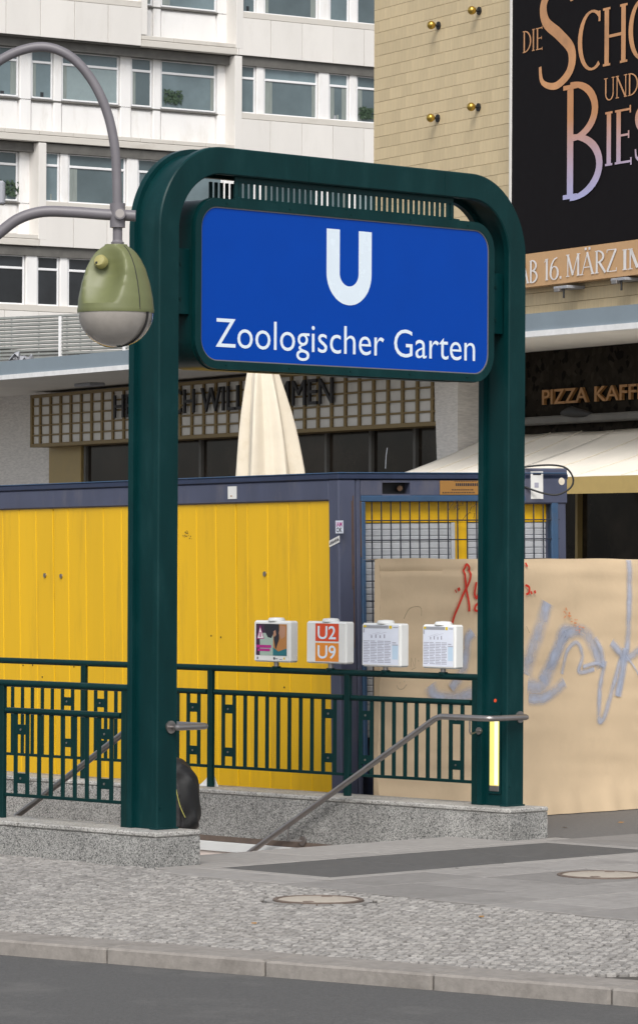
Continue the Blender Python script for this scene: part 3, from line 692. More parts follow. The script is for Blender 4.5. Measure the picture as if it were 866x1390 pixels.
# ================================================================== handrails
def handrail(side, label):
    t = thing('handrail', label, 'handrail', ST, group='stainless handrails of the stairs')
    if side > 0: xi = PB - .085; xf = PR - .05; yk = ST.hx(595, 970, xi)[0]; zr = ST.hx(630, 974, xi)[1]
    else: xi = ST.hy(284, 988, SF - .06)[0] - .02; xf = PL + .115; yk = .78; zr = .905
    yo = SF - .06
    P = [(xf, yo - .0, zr), (xi - side * -.0, yo, zr)]
    c = .03
    P = [(xf, yo, zr), (xi + side * c, yo, zr), (xi + side * c * .3, yo + c * .3, zr), (xi, yo + c, zr), (xi, yk - .03, zr), (xi, yk + .03, zr - .016)]
    n_ = 6.2; P += [(xi, yk + n_ * .9, zr - .016 - (n_ * .9 - .03) * .165 / .29)]
    MB().tube(P, .0215, 14).obj('rail_tube', M['steel'], t)
    MB().tube([(xf, yo, zr), (xf, SF - .008, zr)], .012, 10).obj('rail_stub', M['steel'], t)
    MB().disc((xf, SF + .001, zr), (0, -1, 0), .042, .012, 24).obj('wall_flange', M['steel'], t)
    o = MB().lathe([(.0215, 0), (.018, .012), (.004, .017)], 12).obj('end_cap', M['steel'], t)
    o.rotation_euler = (0, math.radians(90 * side), 0); o.location = (xf, yo, zr)
    wall = PB if side > 0 else WPL
    for yy, flange_x in ((yk - .30, None), (yk + 1.5, wall), (yk + 3.4, wall)):
        zz = zr if yy < yk else zr - .016 - (yy - yk - .03) * .165 / .29
        if flange_x is None: flange_x = xi + side * .0; end = (xi + side * (.06), yy + .0, zz - .13); 
        if yy < yk:
            fx = PR - PW if side > 0 else PL + PW
            ye = D1 - .03
            Q = [(xi, yy, zz - .015), (xi, yy, zz - .10), (xi + side * .01, yy, zz - .115), (fx, ye, zz - .105)]
            MB().tube(Q, .006, 8).obj('bracket_arm', M['steel'], t)
            MB().disc((fx + side * .004, ye, zz - .105), (-side, 0, 0), .026, .016, 20).obj('wall_flange', M['steel'], t)
        else:
            zz2 = max(zz - .12, -2)
            Q = [(xi, yy, zz - .01), (xi, yy, zz2 + .02), (xi + side * .015, yy - .01, zz2), (wall, yy - .07, zz2)]
            MB().tube(Q, .006, 8).obj('bracket_arm', M['steel'], t)
            MB().disc((wall + side * .008, yy - .07, zz2), (-side, 0, 0), .034, .018, 20).obj('wall_flange', M['steel'], t)
handrail(1, 'stainless steel handrail running down beside the post with the lit strip')
handrail(-1, 'stainless steel handrail running down behind the post beside the cobbles')
# ================================================================== information boxes
XB = XF - .05
def prt(x0, x1, z0, z1, m, par, lay=1, name='print'):      # x here runs along the face, from 0 at the far left edge
    pass
specs = [((345, 406), (842, 898), 'poster'), ((416, 482), (843, 900), 'lines'), ((491, 556), (845.5, 904.5), 'time'), ((573, 630), (847.5, 907), 'time')]
labels = ['white information box on the railing showing a poster with a magenta triangle', 'white information box on the railing with U2 and U9 line numbers',
          'white information box with a timetable between the U2 U9 box and another timetable', 'white information box with a timetable next to the portal post with the lit strip']
for (us, vs_, kind), lab in zip(specs, labels):
    uf = us[1] - 12.5
    ya = ST.hx(us[0], vs_[0] + 28, XB)[0]; yb = ST.hx(uf, vs_[0] + 28, XB)[0]; za = ST.hx(us[0] + 5, vs_[1], XB)[1]; zb = ST.hx(us[0] + 5, vs_[0], XB)[1]
    ym = (ya + yb) / 2; Wd = ya - yb; Ht = zb - za
    t = thing('information_box', lab, 'information box', ST, (XF, ym, za), group='white boxes on the railing')
    body = B(-.05, .045, -Wd / 2, Wd / 2, 0, Ht, c=.012).obj('box_body', M['white'], t)
    B(-.054, -.048, -Wd / 2 + .008, Wd / 2 - .008, .008, Ht - .012, c=.002).obj('front_window', M['p_paper'], t)
    MB().lathe([(.065, 0), (.065, .012), (.055, .024), (.01, .028)], 20, (0, 0, Ht - .003)).obj('cap', M['white'], t)
    MB().tube([(0, 0, ZR + .015 - za), (0, 0, .004)], .020, 12).obj('stem', M['steel'], t)
    MB().disc((0, 0, ZR + .012 - za), (0, 0, 1), .034, .018, 16).obj('stem_flange', M['greenrail'], t)
    def q(a0, a1, c0, c1, m, lay=1):             # a: 0 left .. 1 right as seen; c: 0 bottom .. 1 top
        x = -.0545 - .0007 * lay; y0 = Wd / 2 - a0 * Wd; y1 = Wd / 2 - a1 * Wd
        MB().quad((x, y0, c0 * Ht), (x, y1, c0 * Ht), (x, y1, c1 * Ht), (x, y0, c1 * Ht)).obj('print', M[m], body)
    def txt(s_, a0, a1, c0, ch, m, bold=0.0, lay=3):
        me = text_mesh(s_, M[m], 0, 1, 0, 1, 0, bold=bold)
        for v in me.vertices: v.co = (-.0545 - .0007 * lay, Wd / 2 - (a0 + (a1 - a0) * v.co.x) * Wd, (c0 + ch * v.co.z) * Ht)
        letters(me, body, ax=1)
    def tri(pp, m, lay):
        MB().add([(-.0545 - .0007 * lay, Wd / 2 - a * Wd, c * Ht) for a, c in pp], [tuple(range(len(pp)))]).obj('print', M[m], body)
    if kind == 'poster':
        q(.07, .93, .16, .92, 'p_plum'); q(.18, .55, .16, .70, 'p_mint', 2); q(.55, .93, .16, .92, 'p_tan', 2)
        tri([(.30, .92), (.56, .92), (.57, .70), (.50, .58), (.40, .60), (.32, .74)], 'p_ink', 3); tri([(.56, .92), (.72, .92), (.72, .55), (.62, .30), (.57, .55)], 'p_ink', 3)
        tri([(.56, .74), (.62, .78), (.64, .66), (.58, .60)], 'p_face', 4); tri([(.55, .36), (.70, .26), (.93, .34), (.93, .16), (.55, .16)], 'p_teal', 4)
        tri([(.75, .90), (.90, .86), (.88, .62), (.78, .56), (.70, .70)], 'p_face', 3)
        tri([(.10, .55), (.30, .56), (.19, .88)], 'p_magenta', 3); tri([(.12, .57), (.28, .575), (.19, .83)], 'p_paper', 4); q(.165, .185, .60, .72, 'p_magenta', 5); q(.20, .22, .60, .72, 'p_magenta', 5)
        q(.09, .50, .34, .41, 'p_magenta', 4); q(.12, .47, .26, .32, 'p_magenta', 4)
        q(.10, .13, .06, .12, 'p_ink'); q(.56, .60, .06, .12, 'p_ink'); q(.60, .68, .07, .10, 'p_greyp'); q(.72, .80, .06, .08, 'p_greyp'); q(.84, .88, .07, .12, 'p_sun')
    elif kind == 'lines':
        q(.24, .83, .53, .95, 'u2'); q(.24, .83, .05, .49, 'u9')
        txt('U2', .30, .76, .58, .31, 'signwhite', .012); txt('U9', .30, .76, .12, .31, 'signwhite', .012)
    else:
        q(.04, .96, .05, .96, 'p_pale'); q(.05, .70, .88, .95, 'p_greyp', 2); q(.06, .13, .90, .95, 'p_sun', 3); q(.72, .79, .88, .95, 'p_sun', 3); q(.82, .95, .90, .92, 'p_greyp', 2); q(.05, .08, .78, .87, 'p_line', 2)
        for a in (.25, .36, .47, .58): q(a, a + .035, .66, .71 + .02 * (a * 10 % 2), 'p_line', 2)
        tri([(.2, .72), (.5, .80), (.5, .805), (.2, .725)], 'p_line', 2); tri([(.4, .74), (.66, .80), (.66, .805), (.4, .745)], 'p_line', 2)
        q(.80, .95, .18, .52, 'p_sky', 2); q(.80, .90, .55, .57, 'p_line', 3); q(.80, .95, .50, .52, 'p_line', 3)
        for i in range(14):
            c0 = .10 + i * .037
            for j in range(4): q(.06 + j * .18, .06 + j * .18 + (.16 if (i * 3 + j) % 4 else .12), c0, c0 + .016, 'p_line', 2)

# ================================================================== site container
cont = thing('site_container', 'yellow and slate blue steel site container with barred window behind the railing', 'container', CO)
CW, CL, CH_ = 2.18, 9.2, 2.60
cz_t = CO.hx(446, 645, 0)[1]
CH_ = cz_t
PWD = .19
y0p = CO.hx(447, 760, 0)[0]; PWD = y0p
zb_top = CO.hx(300, 684, 0)[1]                                # underside of the side beam
for y in (0, CL - PWD): B(-.004, .16, y + .0, y + PWD, -.05, CH_ - .035, c=.01).obj('corner_post', M['cblue'], cont)
ep = CO.hy(491, 760, 0)[0]
B(CW - .15, CW, .003, .17, -.05, CH_ - .035, c=.01).obj('corner_post', M['cblue'], cont)
B(.165, ep, .004, .10, -.05, CH_ - .035, c=.008).obj('post_flange', M['cblue'], cont)
for x_, z_0, z_1 in ((.115, 1.75, CH_ - .2), (.128, 1.3, CH_ - .16), (.20, 2.0, CH_ - .2)): B(x_, x_ + .009, -.0006, .02, z_0, z_1).obj('rust_streak', M['rust'], cont)
B(-.002, .10, PWD, CL - PWD, zb_top, CH_ - .035, c=.012).obj('side_beam', M['cblue'], cont)
B(-.002, .10, PWD, CL - PWD, -.05, .015, c=.012).obj('bottom_beam', M['cblue'], cont)
B(-.012, CW + .012, -.010, CL + .01, CH_ - .034, CH_ + .010, c=.006).obj('roof_edge', M['cdark'], cont)
B(-.016, CW + .0, -.016, CL, CH_ + .0105, CH_ + .020, c=.003).obj('roof_flashing', M['cblue2'], cont)
B(.10, CW - .01, .14, CL - .1, .0, CH_ - .04).obj('inner_shell', M['cdark'], cont)
# yellow wall sheets with door seams
seams = sorted(CO.hx(u, 800, 0.02)[0] for u in (73.5, 321.5))
edges = [PWD + .002]; pitch = .305
while edges[-1] < CL - PWD - .05:
    nx = edges[-1] + pitch
    for sm in seams:
        if edges[-1] + .1 < sm < nx + .08: nx = sm
    edges.append(min(nx, CL - PWD))
for a, b in zip(edges, edges[1:]):
    gap = .0045 if any(abs(b - sm) < .001 for sm in seams) else .001
    ga = .0045 if any(abs(a - sm) < .001 for sm in seams) else .001
    mb = MB(); mb.prism([(a + ga, .032), (a + ga, .024), (a + ga + .008, .0195), (b - gap - .008, .0195), (b - gap, .024), (b - gap, .032)], lambda y, x, d: (x, y, d), .012, zb_top + .004)
    mb.obj('wall_sheet', M['yellow'], cont)
for u, v in ((62, 781), (84, 782), (360, 779)):
    y, z = CO.hx(u, v, .018); MB().disc((.020, y, z), (-1, 0, 0), .020, .012, 12).obj('lock', M['steel'], cont)
for u, v in ((287, 863), (300, 865), (58, 919), (101, 905), (386, 933), (32, 903), (45, 903)):
    y, z = CO.hx(u, v, .018); MB().disc((.0195, y, z), (-1, 0, 0), .007, .004, 8).obj('screw_hole', M['black'], cont)
y, z = CO.hx(254, 727, .018)
for k in range(16):
    yy, zz = y + random.gauss(0, .04), z + random.gauss(0, .02); B(.0168, .0185, yy, yy + random.uniform(.004, .02), zz, zz + random.uniform(.003, .010)).obj('scuff', M['rust'], cont)
# stickers and labels
def sticker(pl, u0, u1, v0, v1, m, par=cont, name='sticker', off=.003):
    if pl == 'x':
        ya, za = CO.hx(u0, v1, 0); yb, zb = CO.hx(u1, v0, 0); return MB().box(-.004 - off, -.004, ya, yb, za, zb).obj(name, M[m], par), (ya, yb, za, zb)
    xa, za = CO.hy(u0, v1, 0); xb, zb = CO.hy(u1, v0, 0); return MB().box(xa, xb, -off, -.001 + .004, za, zb).obj(name, M[m], par), (xa, xb, za, zb)
o, (ya, yb, za, zb) = sticker('x', 310.5, 322, 660, 677.5, 'p_paper'); B(-.0085, -.0065, ya - .3 * (ya - yb), ya - .5 * (ya - yb), za + .02, za + .028).obj('print', M['p_brown'], o)
o, (ya, yb, za, zb) = sticker('x', 456.5, 466.5, 706.5, 724, 'p_pale')
for s_, c0, m_ in (('IAM', .52, 'p_magenta'), ('OK', .08, 'p_ink')):
    me = text_mesh(s_, M[m_], 0, 1, 0, 1, 0, bold=.02)
    for v in me.vertices: v.co = (-.0078, ya + (yb - ya) * (.12 + .76 * v.co.x), za + (zb - za) * (c0 + .38 * v.co.z))
    letters(me, o, ax=1)
y1, z1 = CO.hx(448, 743, 0); y2, z2 = CO.hx(462, 734, 0)
st = MB(); ddz = CO.hx(455, 731, 0)[1] - CO.hx(455, 740, 0)[1]
st.add([(-.007, y1, z1), (-.007, y2, z2 - .01), (-.007, y2, z2 + ddz - .01), (-.007, y1, z1 + ddz)], [(0, 1, 2, 3)]); o = st.obj('sticker', M['p_paper'], cont)
st = MB(); st.ribbon([(y1 + (y2 - y1) * a, z1 + ddz * .5 + (z2 - z1 - .01) * a + (.012 if k % 2 else -.012)) for k, a in enumerate([.1 + .8 * i / 12 for i in range(13)])], .016, lambda a, b: (-.008, a, b)); st.obj('print', M['p_ink'], o)
# end wall: beam with slot, sign, barred window with shutters
zl = CO.hy(560, 672.5, 0)[1]; zl2 = CO.hy(560, 681, 0)[1]
sx0, sz0 = CO.hy(519.5, 670.5, 0); sx1, sz1 = CO.hy(557, 655, 0)
B(ep, sx0, .004, .10, zl, CH_ - .04, c=.004).obj('end_beam', M['cblue'], cont)
B(sx1, CW - .15, .004, .10, zl, CH_ - .04, c=.004).obj('end_beam', M['cblue'], cont)
B(sx0 - .001, sx1 + .001, .006, .10, sz1, CH_ - .04).obj('end_beam', M['cblue'], cont)
B(sx0 - .001, sx1 + .001, .006, .10, zl, sz0).obj('end_beam', M['cblue'], cont)
B(sx0 - .002, sx1 + .002, .085, .10, sz0, sz1).obj('slot_back', M['black'], cont)
MB().tube([((sx0 + sx1) / 2 + .05, .03, (sz0 + sz1) / 2), ((sx0 + sx1) / 2 + .085, .09, (sz0 + sz1) / 2)], .022, 8).obj('slot_plug', M['rust'], cont)
o, (xa, xb, za, zb) = sticker('y', 597, 652, 652.5, 671.5, 'p_brown', name='company_plate')
for c0, c1, a0, a1, m_ in ((.62, .82, .38, .92, 'p_ink'), (.30, .40, .28, .82, 'rust'), (.10, .20, .05, .85, 'rust'), (.93, .98, .35, .9, 'rust')):
    k = a0
    while k < a1:
        w_ = random.uniform(.025, .05); B(xa + (xb - xa) * k, xa + (xb - xa) * min(k + w_, a1), -.0042, -.002, za + (zb - za) * c0, za + (zb - za) * c1).obj('print', M[m_], o); k += w_ + .015
wx0 = CO.hy(496.5, 760, 0)[0]; wx1 = CO.hy(757, 700, 0)[0]
B(ep, CW - .15, -.006, .06, zl2, zl, c=.006).obj('window_head', M['cblue2'], cont)
B(ep, wx0, -.007, .06, .3, zl2 - .001, c=.006).obj('window_jamb', M['cblue2'], cont)
B(wx1, CW - .15, -.007, .06, .3, zl2 - .001, c=.006).obj('window_jamb', M['cblue2'], cont)
zy0 = CO.hy(560, 709, .08)[1]
B(wx0, wx1, .075, .10, zy0, zl2 + .02).obj('yellow_board', M['yellow'], cont)
xm0, xm1 = CO.hy(617, 730, .08)[0], CO.hy(634, 730, .08)[0]
B(xm0, xm1, .072, .10, .3, zy0 - .002).obj('yellow_board', M['yellow'], cont)
B(CO.hy(749, 730, .08)[0], wx1, .072, .10, .3, zy0 - .002).obj('yellow_board', M['yellow'], cont)
for xa, xb in ((wx0, xm0), (xm1, CO.hy(749, 730, .08)[0])):
    fw = .035
    B(xb - fw, xb, .074, .10, .3, zy0 - .004, c=.003).obj('shutter_guide', M['shutter'], cont)
    z = zy0 - .006; sl = B(xa, xb - fw - .002, .082, .10, -.049, 0, c=.006).mesh('shutter_slat', M['shutter'])
    while z > .6: inst('shutter_slat', sl, cont, (0, 0, z)); z -= .0505
vb = []
for i in range(22):
    u = 505 + i * 12.9
    if u > 755: break
    x = CO.hy(u, 730, .015)[0]; MB().tube([(x, .016, .35), (x, .016, zl2 + .01)], .006, 6).obj('window_bar', M['mesh'], cont)
for v in (706.5, 733, 760.5, 788, 815):
    z = CO.hy(560, v, .02)[1]; MB().tube([(wx0 - .02, .006, z), (wx1 + .02, .006, z)], .005, 6).obj('window_bar', M['mesh'], cont)
# right corner casting with the cable hanging over it
B(CW - .42, CW + .008, -.010, .16, CH_ - .23, CH_ + .055, c=.012).obj('corner_casting', M['cblue'], cont)
MB().disc((CW - .055, -.005, CH_ - .05), (0, -1, 0), .03, .008, 14).obj('casting_hole', M['parasol'], cont)
o = B(CW - .36, CW - .24, -.0135, -.009, CH_ - .19, CH_ + .03).obj('label_sticker', M['p_paper'], cont)
B(CW - .325, CW - .285, -.015, -.0125, CH_ - .10, CH_ - .06).obj('print', M['p_line'], o); B(CW - .34, CW - .26, -.015, -.0125, CH_ - .0, CH_ + .012).obj('print', M['p_ink'], o)
cab = catmull([CO.i @ atY(u, v, 31.25) for u, v in ((648, 652), (690, 638), (735, 631.5), (765, 634), (777, 648), (774, 662), (756, 671.5), (735, 669), (712, 661), (696, 655))], 7)
MB().tube(cab, .0075, 8).obj('hanging_cable', M['rubber'], cont)
MB().tube([CO.i @ atY(u, v, 31.2) for u, v in ((523, 636), (524, 618), (525.5, 608))], .003, 6).obj('thin_aerial', M['p_greyp'], cont)
for k in range(14):
    u = random.choice((620, 637, 632, 645)) + random.uniform(-8, 8); v = random.uniform(682, 700)
    p0 = CO.hy(u, v, -.002); p1 = CO.hy(u + random.uniform(-10, 10), v + random.uniform(-6, 14), -.002)
    MB().tube([(p0[0], .0, p0[1]), ((p0[0] + p1[0]) / 2, -.012, (p0[1] + p1[1]) / 2 + .02), (p1[0], .002, p1[1])], .0022, 4).obj('dry_twig', M['rust'], cont)

# ================================================================== cloth hoarding
hb = thing('hoarding', 'beige cloth covered hoarding with red and pale blue graffiti beside the portal', 'hoarding', ST)
HY, HX1, HH = 1.73, 9.4, 2.0; HX0 = ST.hy(515, 800, HY)[0]
def hz_top(x): return 1.995 + .002 * math.sin(x * 9) + .003 * math.sin(x * 3.1 + 1)
def wr(x, z):
    n1 = noise.noise(Vector((x * .9, z * .5, 3))) * .022 + noise.noise(Vector((x * 3, z * 1.6, 8))) * .010
    n2 = noise.noise(Vector((x * 1.2 + z * 3.0, z * 9, 1.3))) * .008
    edge = max(0, 1 - (HH - z) / .12)
    low = max(0, 1 - z / .28)
    return n1 + n2 * (1 + 2 * edge) + .02 * edge + low * (-.05 + .04 * noise.noise(Vector((x * 5, 0, 2)))) + .022 * math.exp(-((x - 7.05 - .12 * z) / .05) ** 2) + .014 * math.exp(-((z - 1.90 - .006 * math.sin(x * 3)) / .016) ** 2) * (1 if x < 5.0 else 0)
nx_, nz_ = 230, 84; vs = []; fs = []
for i in range(nx_ + 1):
    x = HX0 + (HX1 - HX0) * i / nx_
    for j in range(nz_ + 1):
        z = .006 + (hz_top(x) - .006) * j / nz_; vs.append((x, HY + wr(x, z), z))
fs = [(i * (nz_ + 1) + j, (i + 1) * (nz_ + 1) + j, (i + 1) * (nz_ + 1) + j + 1, i * (nz_ + 1) + j + 1) for i in range(nx_) for j in range(nz_)]
mb = MB().add(vs, fs)
def strip(get0, get1, m_=24):
    a = [get0(k / m_) for k in range(m_ + 1)]; b = [get1(k / m_) for k in range(m_ + 1)]
    mb.add(a + b, [(k, k + 1, m_ + 2 + k, m_ + 1 + k) for k in range(m_)])
strip(lambda t: (HX0, HY + wr(HX0, .006 + (hz_top(HX0) - .006) * t), .006 + (hz_top(HX0) - .006) * t), lambda t: (HX0 + .01, HY + .06, .006 + (HH - .02) * t))
strip(lambda t: (HX1, HY + wr(HX1, .006 + (hz_top(HX1) - .006) * t), .006 + (hz_top(HX1) - .006) * t), lambda t: (HX1 - .02, HY + .5, .006 + (HH - .02) * t))
strip(lambda t: (HX0 + (HX1 - HX0) * t, HY + wr(HX0 + (HX1 - HX0) * t, hz_top(HX0 + (HX1 - HX0) * t)), hz_top(HX0 + (HX1 - HX0) * t)), lambda t: (HX0 + .02 + (HX1 - HX0 - .04) * t, HY + .20, HH - .014), 230)
hc = mb.obj('cloth_cover', M['cloth'], hb, smooth=True)
for x in (HX0 + .12, 5.2, 6.9, 8.4): B(x, x + .07, HY + .10, HY + .17, 0, HH - .05, c=.004).obj('timber_post', M['wood'], hb)
def onc(x, z, off=.004):
    return (x, HY + wr(x, z) - off, z)
def spraypath(pts, wpx, m, name='graffiti', off=.004, n=10):
    xy = [ST.hy(u, v, HY) for u, v in pts]; wd = wpx / 183.0
    C = catmull(xy, n); L = []; R = []; k = len(C)
    for i in range(k):
        a, b = C[max(i - 1, 0)], C[min(i + 1, k - 1)]; dx, dz = b[0] - a[0], b[1] - a[1]; l = math.hypot(dx, dz) or 1
        h = wd / 2; L.append((C[i][0] - dz / l * h / .85, C[i][1] + dx / l * h)); R.append((C[i][0] + dz / l * h / .85, C[i][1] - dx / l * h))
    vs = [onc(*p, off) for p in L] + [onc((a[0] + b[0]) / 2, (a[1] + b[1]) / 2, off) for a, b in zip(L, R)] + [onc(*p, off) for p in R]
    fs = [(i + r * k, i + 1 + r * k, (r + 1) * k + i + 1, (r + 1) * k + i) for r in (0, 1) for i in range(k - 1)]
    me = bpy.data.meshes.new(name); me.from_pydata(vs, [], fs); me.materials.append(M[m]); uv = me.uv_layers.new()
    for lp in me.loops: uv.data[lp.index].uv = ((lp.vertex_index % k) / k, (lp.vertex_index // k) / 2)
    return link(bpy.data.objects.new(name, me), hc)
lay = .004
for pts, wd in [
    ([(712, 915), (722, 880), (734, 845), (740, 825), (742, 818)], 26), ([(715, 930), (735, 930), (752, 890), (764, 858), (772, 862)], 26), ([(735, 925), (748, 895), (768, 862), (792, 858), (806, 880), (816, 905)], 22),
    ([(716, 948), (735, 948), (752, 938), (766, 925)], 20), ([(762, 915), (768, 885), (782, 872), (790, 890), (786, 912), (806, 908)], 9), ([(820, 897), (814, 930), (812, 975), (818, 975), (826, 950), (838, 905), (845, 890)], 11),
    ([(852, 760), (851, 830), (849, 880), (838, 945)], 13), ([(828, 872), (840, 885), (850, 893), (868, 880), (885, 868)], 15), ([(848, 890), (858, 905), (872, 935)], 5), ([(835, 945), (842, 910), (846, 880)], 13), ([(806, 866), (815, 885), (817, 905)], 11),
    ([(582, 930), (590, 945), (615, 948), (640, 940)], 22), ([(640, 858), (632, 870), (628, 905), (610, 935)], 18), ([(790, 905), (808, 900), (818, 905)], 8)]:
    lay += .0008; spraypath(pts, wd * 1.25, 'bluespray', off=lay)
lay += .001
for pts, wd in [([(613, 846), (618, 828), (628, 806), (636, 788), (638, 774), (634, 766), (630, 776), (631, 795), (634, 812), (634.5, 830)], 3.4), ([(645, 790), (643, 805), (645, 812), (648, 806), (652, 795)], 3.4), ([(648, 818), (643, 822), (642, 828), (648, 829), (654, 826)], 3.2),
                ([(617, 803), (618, 802)], 5), ([(620, 801), (623, 799)], 5), ([(712, 767), (714, 766)], 6), ([(710, 794), (715, 797), (715, 804), (711, 807)], 3.2), ([(717, 805), (719, 804)], 4.5), ([(721.5, 804), (724, 803)], 4.5)]:
    spraypath(pts, wd, 'red', off=lay); lay += .0004
lay += .001
for k in range(26):
    t_ = random.random(); u = 762 + 27 * t_ + random.uniform(-4, 4); v = 826 + 34 * t_ + random.uniform(-6, 6)
    spraypath([(u, v), (u + random.uniform(-2, 2), v + random.uniform(-2, 2)), (u + random.uniform(-3, 3), v + random.uniform(-2, 2))], 1.1, 'orange', off=lay, n=3)
for pts in ([(536, 930), (539, 935), (545, 935), (550, 929)], [(540, 926), (540.5, 928)], [(546, 924), (546.5, 926)], [(555, 905), (555.5, 893), (560, 905), (561, 893)], [(565, 896), (565.5, 898)], [(530, 920), (533, 918)], [(556, 909), (562, 906)], [(711, 850), (715, 859)], [(545, 840), (552, 826), (566, 824), (568, 836)]):
    spraypath(pts, 2.0, 'greyspray', off=lay, n=4)
pp = ground(279, 1062, ZP)
# scrap of white paper tucked behind a railing post
q_ = ST.hx(270, 1059, XF + .04)[0]; q2 = ST.hx(299, 1061, XF + .04)[0]
MB().add([(XF + .035, q_, ZP + .003), (XF + .05, q2, ZP + .003), (XF + .045, q2 - (q2 - q_) * .15, ZP + .03), (XF + .045, q2 - (q2 - q_) * .25, ZP + .10), (XF + .05, q_ - (q_ - q2) * .3, ZP + .035)], [(0, 1, 2, 3, 4)])
sc = MB().prism([(0, 0), (.21, 0), (.18, .05), (.14, .13), (.07, .05)], lambda a, b, d: (d, -a, b), 0, .004).obj('paper_scrap', M['p_paper'])
sc.matrix_world = ST.m @ Matrix.Translation((XF + .045, q_, ZP + .0005)); tag(sc, 'torn white paper scrap tucked behind a railing post on the parapet', 'paper scrap')

# ================================================================== cinema
cin = thing('cinema', 'low cinema front with gold welcome grid, brick wall and flat grey canopy', 'building', CI)
def cx_(u, v, y=0.0): return CI.hy(u, v, y)[0]
def czv(u, v, y=0.0): return CI.hy(u, v, y)[1]
gx0_, gz0_ = CI.hy(42, 607.5); gx1_ = cx_(597, 577); gz0_ = (gz0_ + czv(597, 577.5)) / 2
gz1_ = (czv(42, 536) + czv(170, 526)) / 2
ZC = gz1_ + .05
ye = sum(CI.hz(u, v, ZC)[1] for u, v in ((10, 514.5), (160, 499.5), (730, 455), (860, 445))) / 4
WY_ = .36
# walls
B(gx0_ - 9, cx_(69, 640, WY_), WY_, WY_ + .4, 0, ZC).obj('brick_wall', M['brick'], cin)
B(cx_(69, 640, WY_) + .002, cx_(112, 640, WY_), WY_ - .03, WY_ + .4, 0, gz0_ + .2, c=.01).obj('ochre_column', M['ochre'], cin)
a, b = cx_(114, 640, WY_), cx_(604, 610, WY_)
mull = [a] + [cx_(u, 620, WY_) for u in (180, 270, 365, 440, 500, 560)] + [b]
for p0, p1 in zip(mull, mull[1:]):
    w_ = B(p0, p0 + .07, WY_, WY_ + .12, 0, gz0_ + .2, c=.006).obj('glazing_bar', M['soffit'], cin)
    B(p0 + .07, p1, WY_ + .05, WY_ + .07, 0, gz0_ + .2).obj('glass_pane', M['glasscin'], w_)
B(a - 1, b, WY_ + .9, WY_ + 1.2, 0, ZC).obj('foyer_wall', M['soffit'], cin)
B(gx0_ - 9, b, WY_ + .02, WY_ + .3, gz0_ + .21, ZC).obj('lintel_wall', M['gridwhite'], cin)
# gold grid with white panels
gf = .05
for x0, x1, z0, z1 in ((gx0_, gx1_, gz0_, gz0_ + .055), (gx0_, gx1_, gz1_ - .05, gz1_), (gx0_, gx0_ + .07, gz0_, gz1_), (gx1_ - .07, gx1_, gz0_, gz1_)):
    B(x0, x1, -.01, WY_ - .01, z0, z1, c=.004).obj('grid_frame', M['brass2'], cin)
us = [54.5, 68.3, 82, 96, 110, 124.5, 139, 153.3, 167.5]
xs = [cx_(u, 560) for u in us]; dx = (xs[-1] - xs[1]) / (len(xs) - 2); x = xs[1]; xs = [gx0_ + .035, xs[0]]
while x < gx1_ - .1: xs.append(x); x += dx
xs.append(gx1_ - .035)
zs = [gz0_ + .03 + (gz1_ - gz0_ - .055) * i / 5 for i in range(6)]
for x in xs[1:-1]: B(x - .032, x + .032, -.004, .022, gz0_ + .05, gz1_ - .045, c=.004).obj('grid_bar', M['brass2'], cin)
for z in zs[1:-1]: B(gx0_ + .06, gx1_ - .06, .0, .020, z - .013, z + .013, c=.004).obj('grid_bar', M['brass2'], cin)
for p0, p1 in zip(xs, xs[1:]):
    for z0, z1 in zip(zs, zs[1:]): B(p0 + .01, p1 - .01, .03, .05, z0 + .006, z1 - .006, c=.004).obj('grid_panel', M['gridwhite'], cin)
# welcome letters
lx0, lz0 = CI.hy(152.5, 567.5, -.06); lx1 = cx_(448.5, 545, -.06); lh = czv(152.5, 536.5, -.06) - lz0
letters(text_mesh('HERZLICH WILLKOMMEN', M['gridletter'], lx0, lx1, lz0, lh, -.012, depth=.03, bold=-.002), cin)
# tall split-brick pillar
px0, px1 = cx_(599, 560, -.12), cx_(621, 560, -.12)
mb = MB(); mb.add([(px0 - .22, -.12, ZC), (px1, -.12, ZC), (px0 + .14, -.12, 0), (px1, -.12, 0), (px0 - .22, 1.6, ZC), (px1, 1.6, ZC), (px0 + .14, 1.6, 0), (px1, 1.6, 0)],
                  [(0, 1, 3, 2), (1, 5, 7, 3), (5, 4, 6, 7), (4, 0, 2, 6), (0, 4, 5, 1), (2, 3, 7, 6)]); mb.obj('brick_pillar', M['brick'], cin)
# canopy
XL, XR = gx0_ - 12, 14
def yec(x): return -2.10 + (x + 9.3) * .060 if x > -9.3 else -2.10          # the canopy narrows towards the shop
fz = czv(10, 494, ye) - czv(10, 512, ye)
def can(name, m, y0, y1, z0, z1, far=None):
    P = [(XL, yec(XL) + y0), (-9.3, yec(-9.3) + y0), (XR, yec(XR) + y0)]
    P += [(XR, far), (XL, far)] if far is not None else [(XR, yec(XR) + y1), (-9.3, yec(-9.3) + y1), (XL, yec(XL) + y1)]
    MB().prism(P, lambda a, b, d: (a, b, d), z0, z1).obj(name, M[m], cin)
can('canopy_soffit', 'soffwhite', 0, 0, ZC, ZC + .04, 1.7)
can('canopy_trim', 'trim', -.05, .05, ZC - .01, ZC + .055)
can('canopy_fascia', 'canopy', -.03, .05, ZC + .057, ZC + .06 + fz)
can('canopy_roof', 'asphalt', .051, 0, ZC + .10, ZC + .04 + fz, 6)
sx_, sy_ = CI.hz(122, 520, ZC); o = B(sx_ - .3, sx_ + .3, sy_ - .12, sy_ + .12, ZC - .05, ZC - .002, c=.01).obj('soffit_lamp', M['p_greyp'], cin)
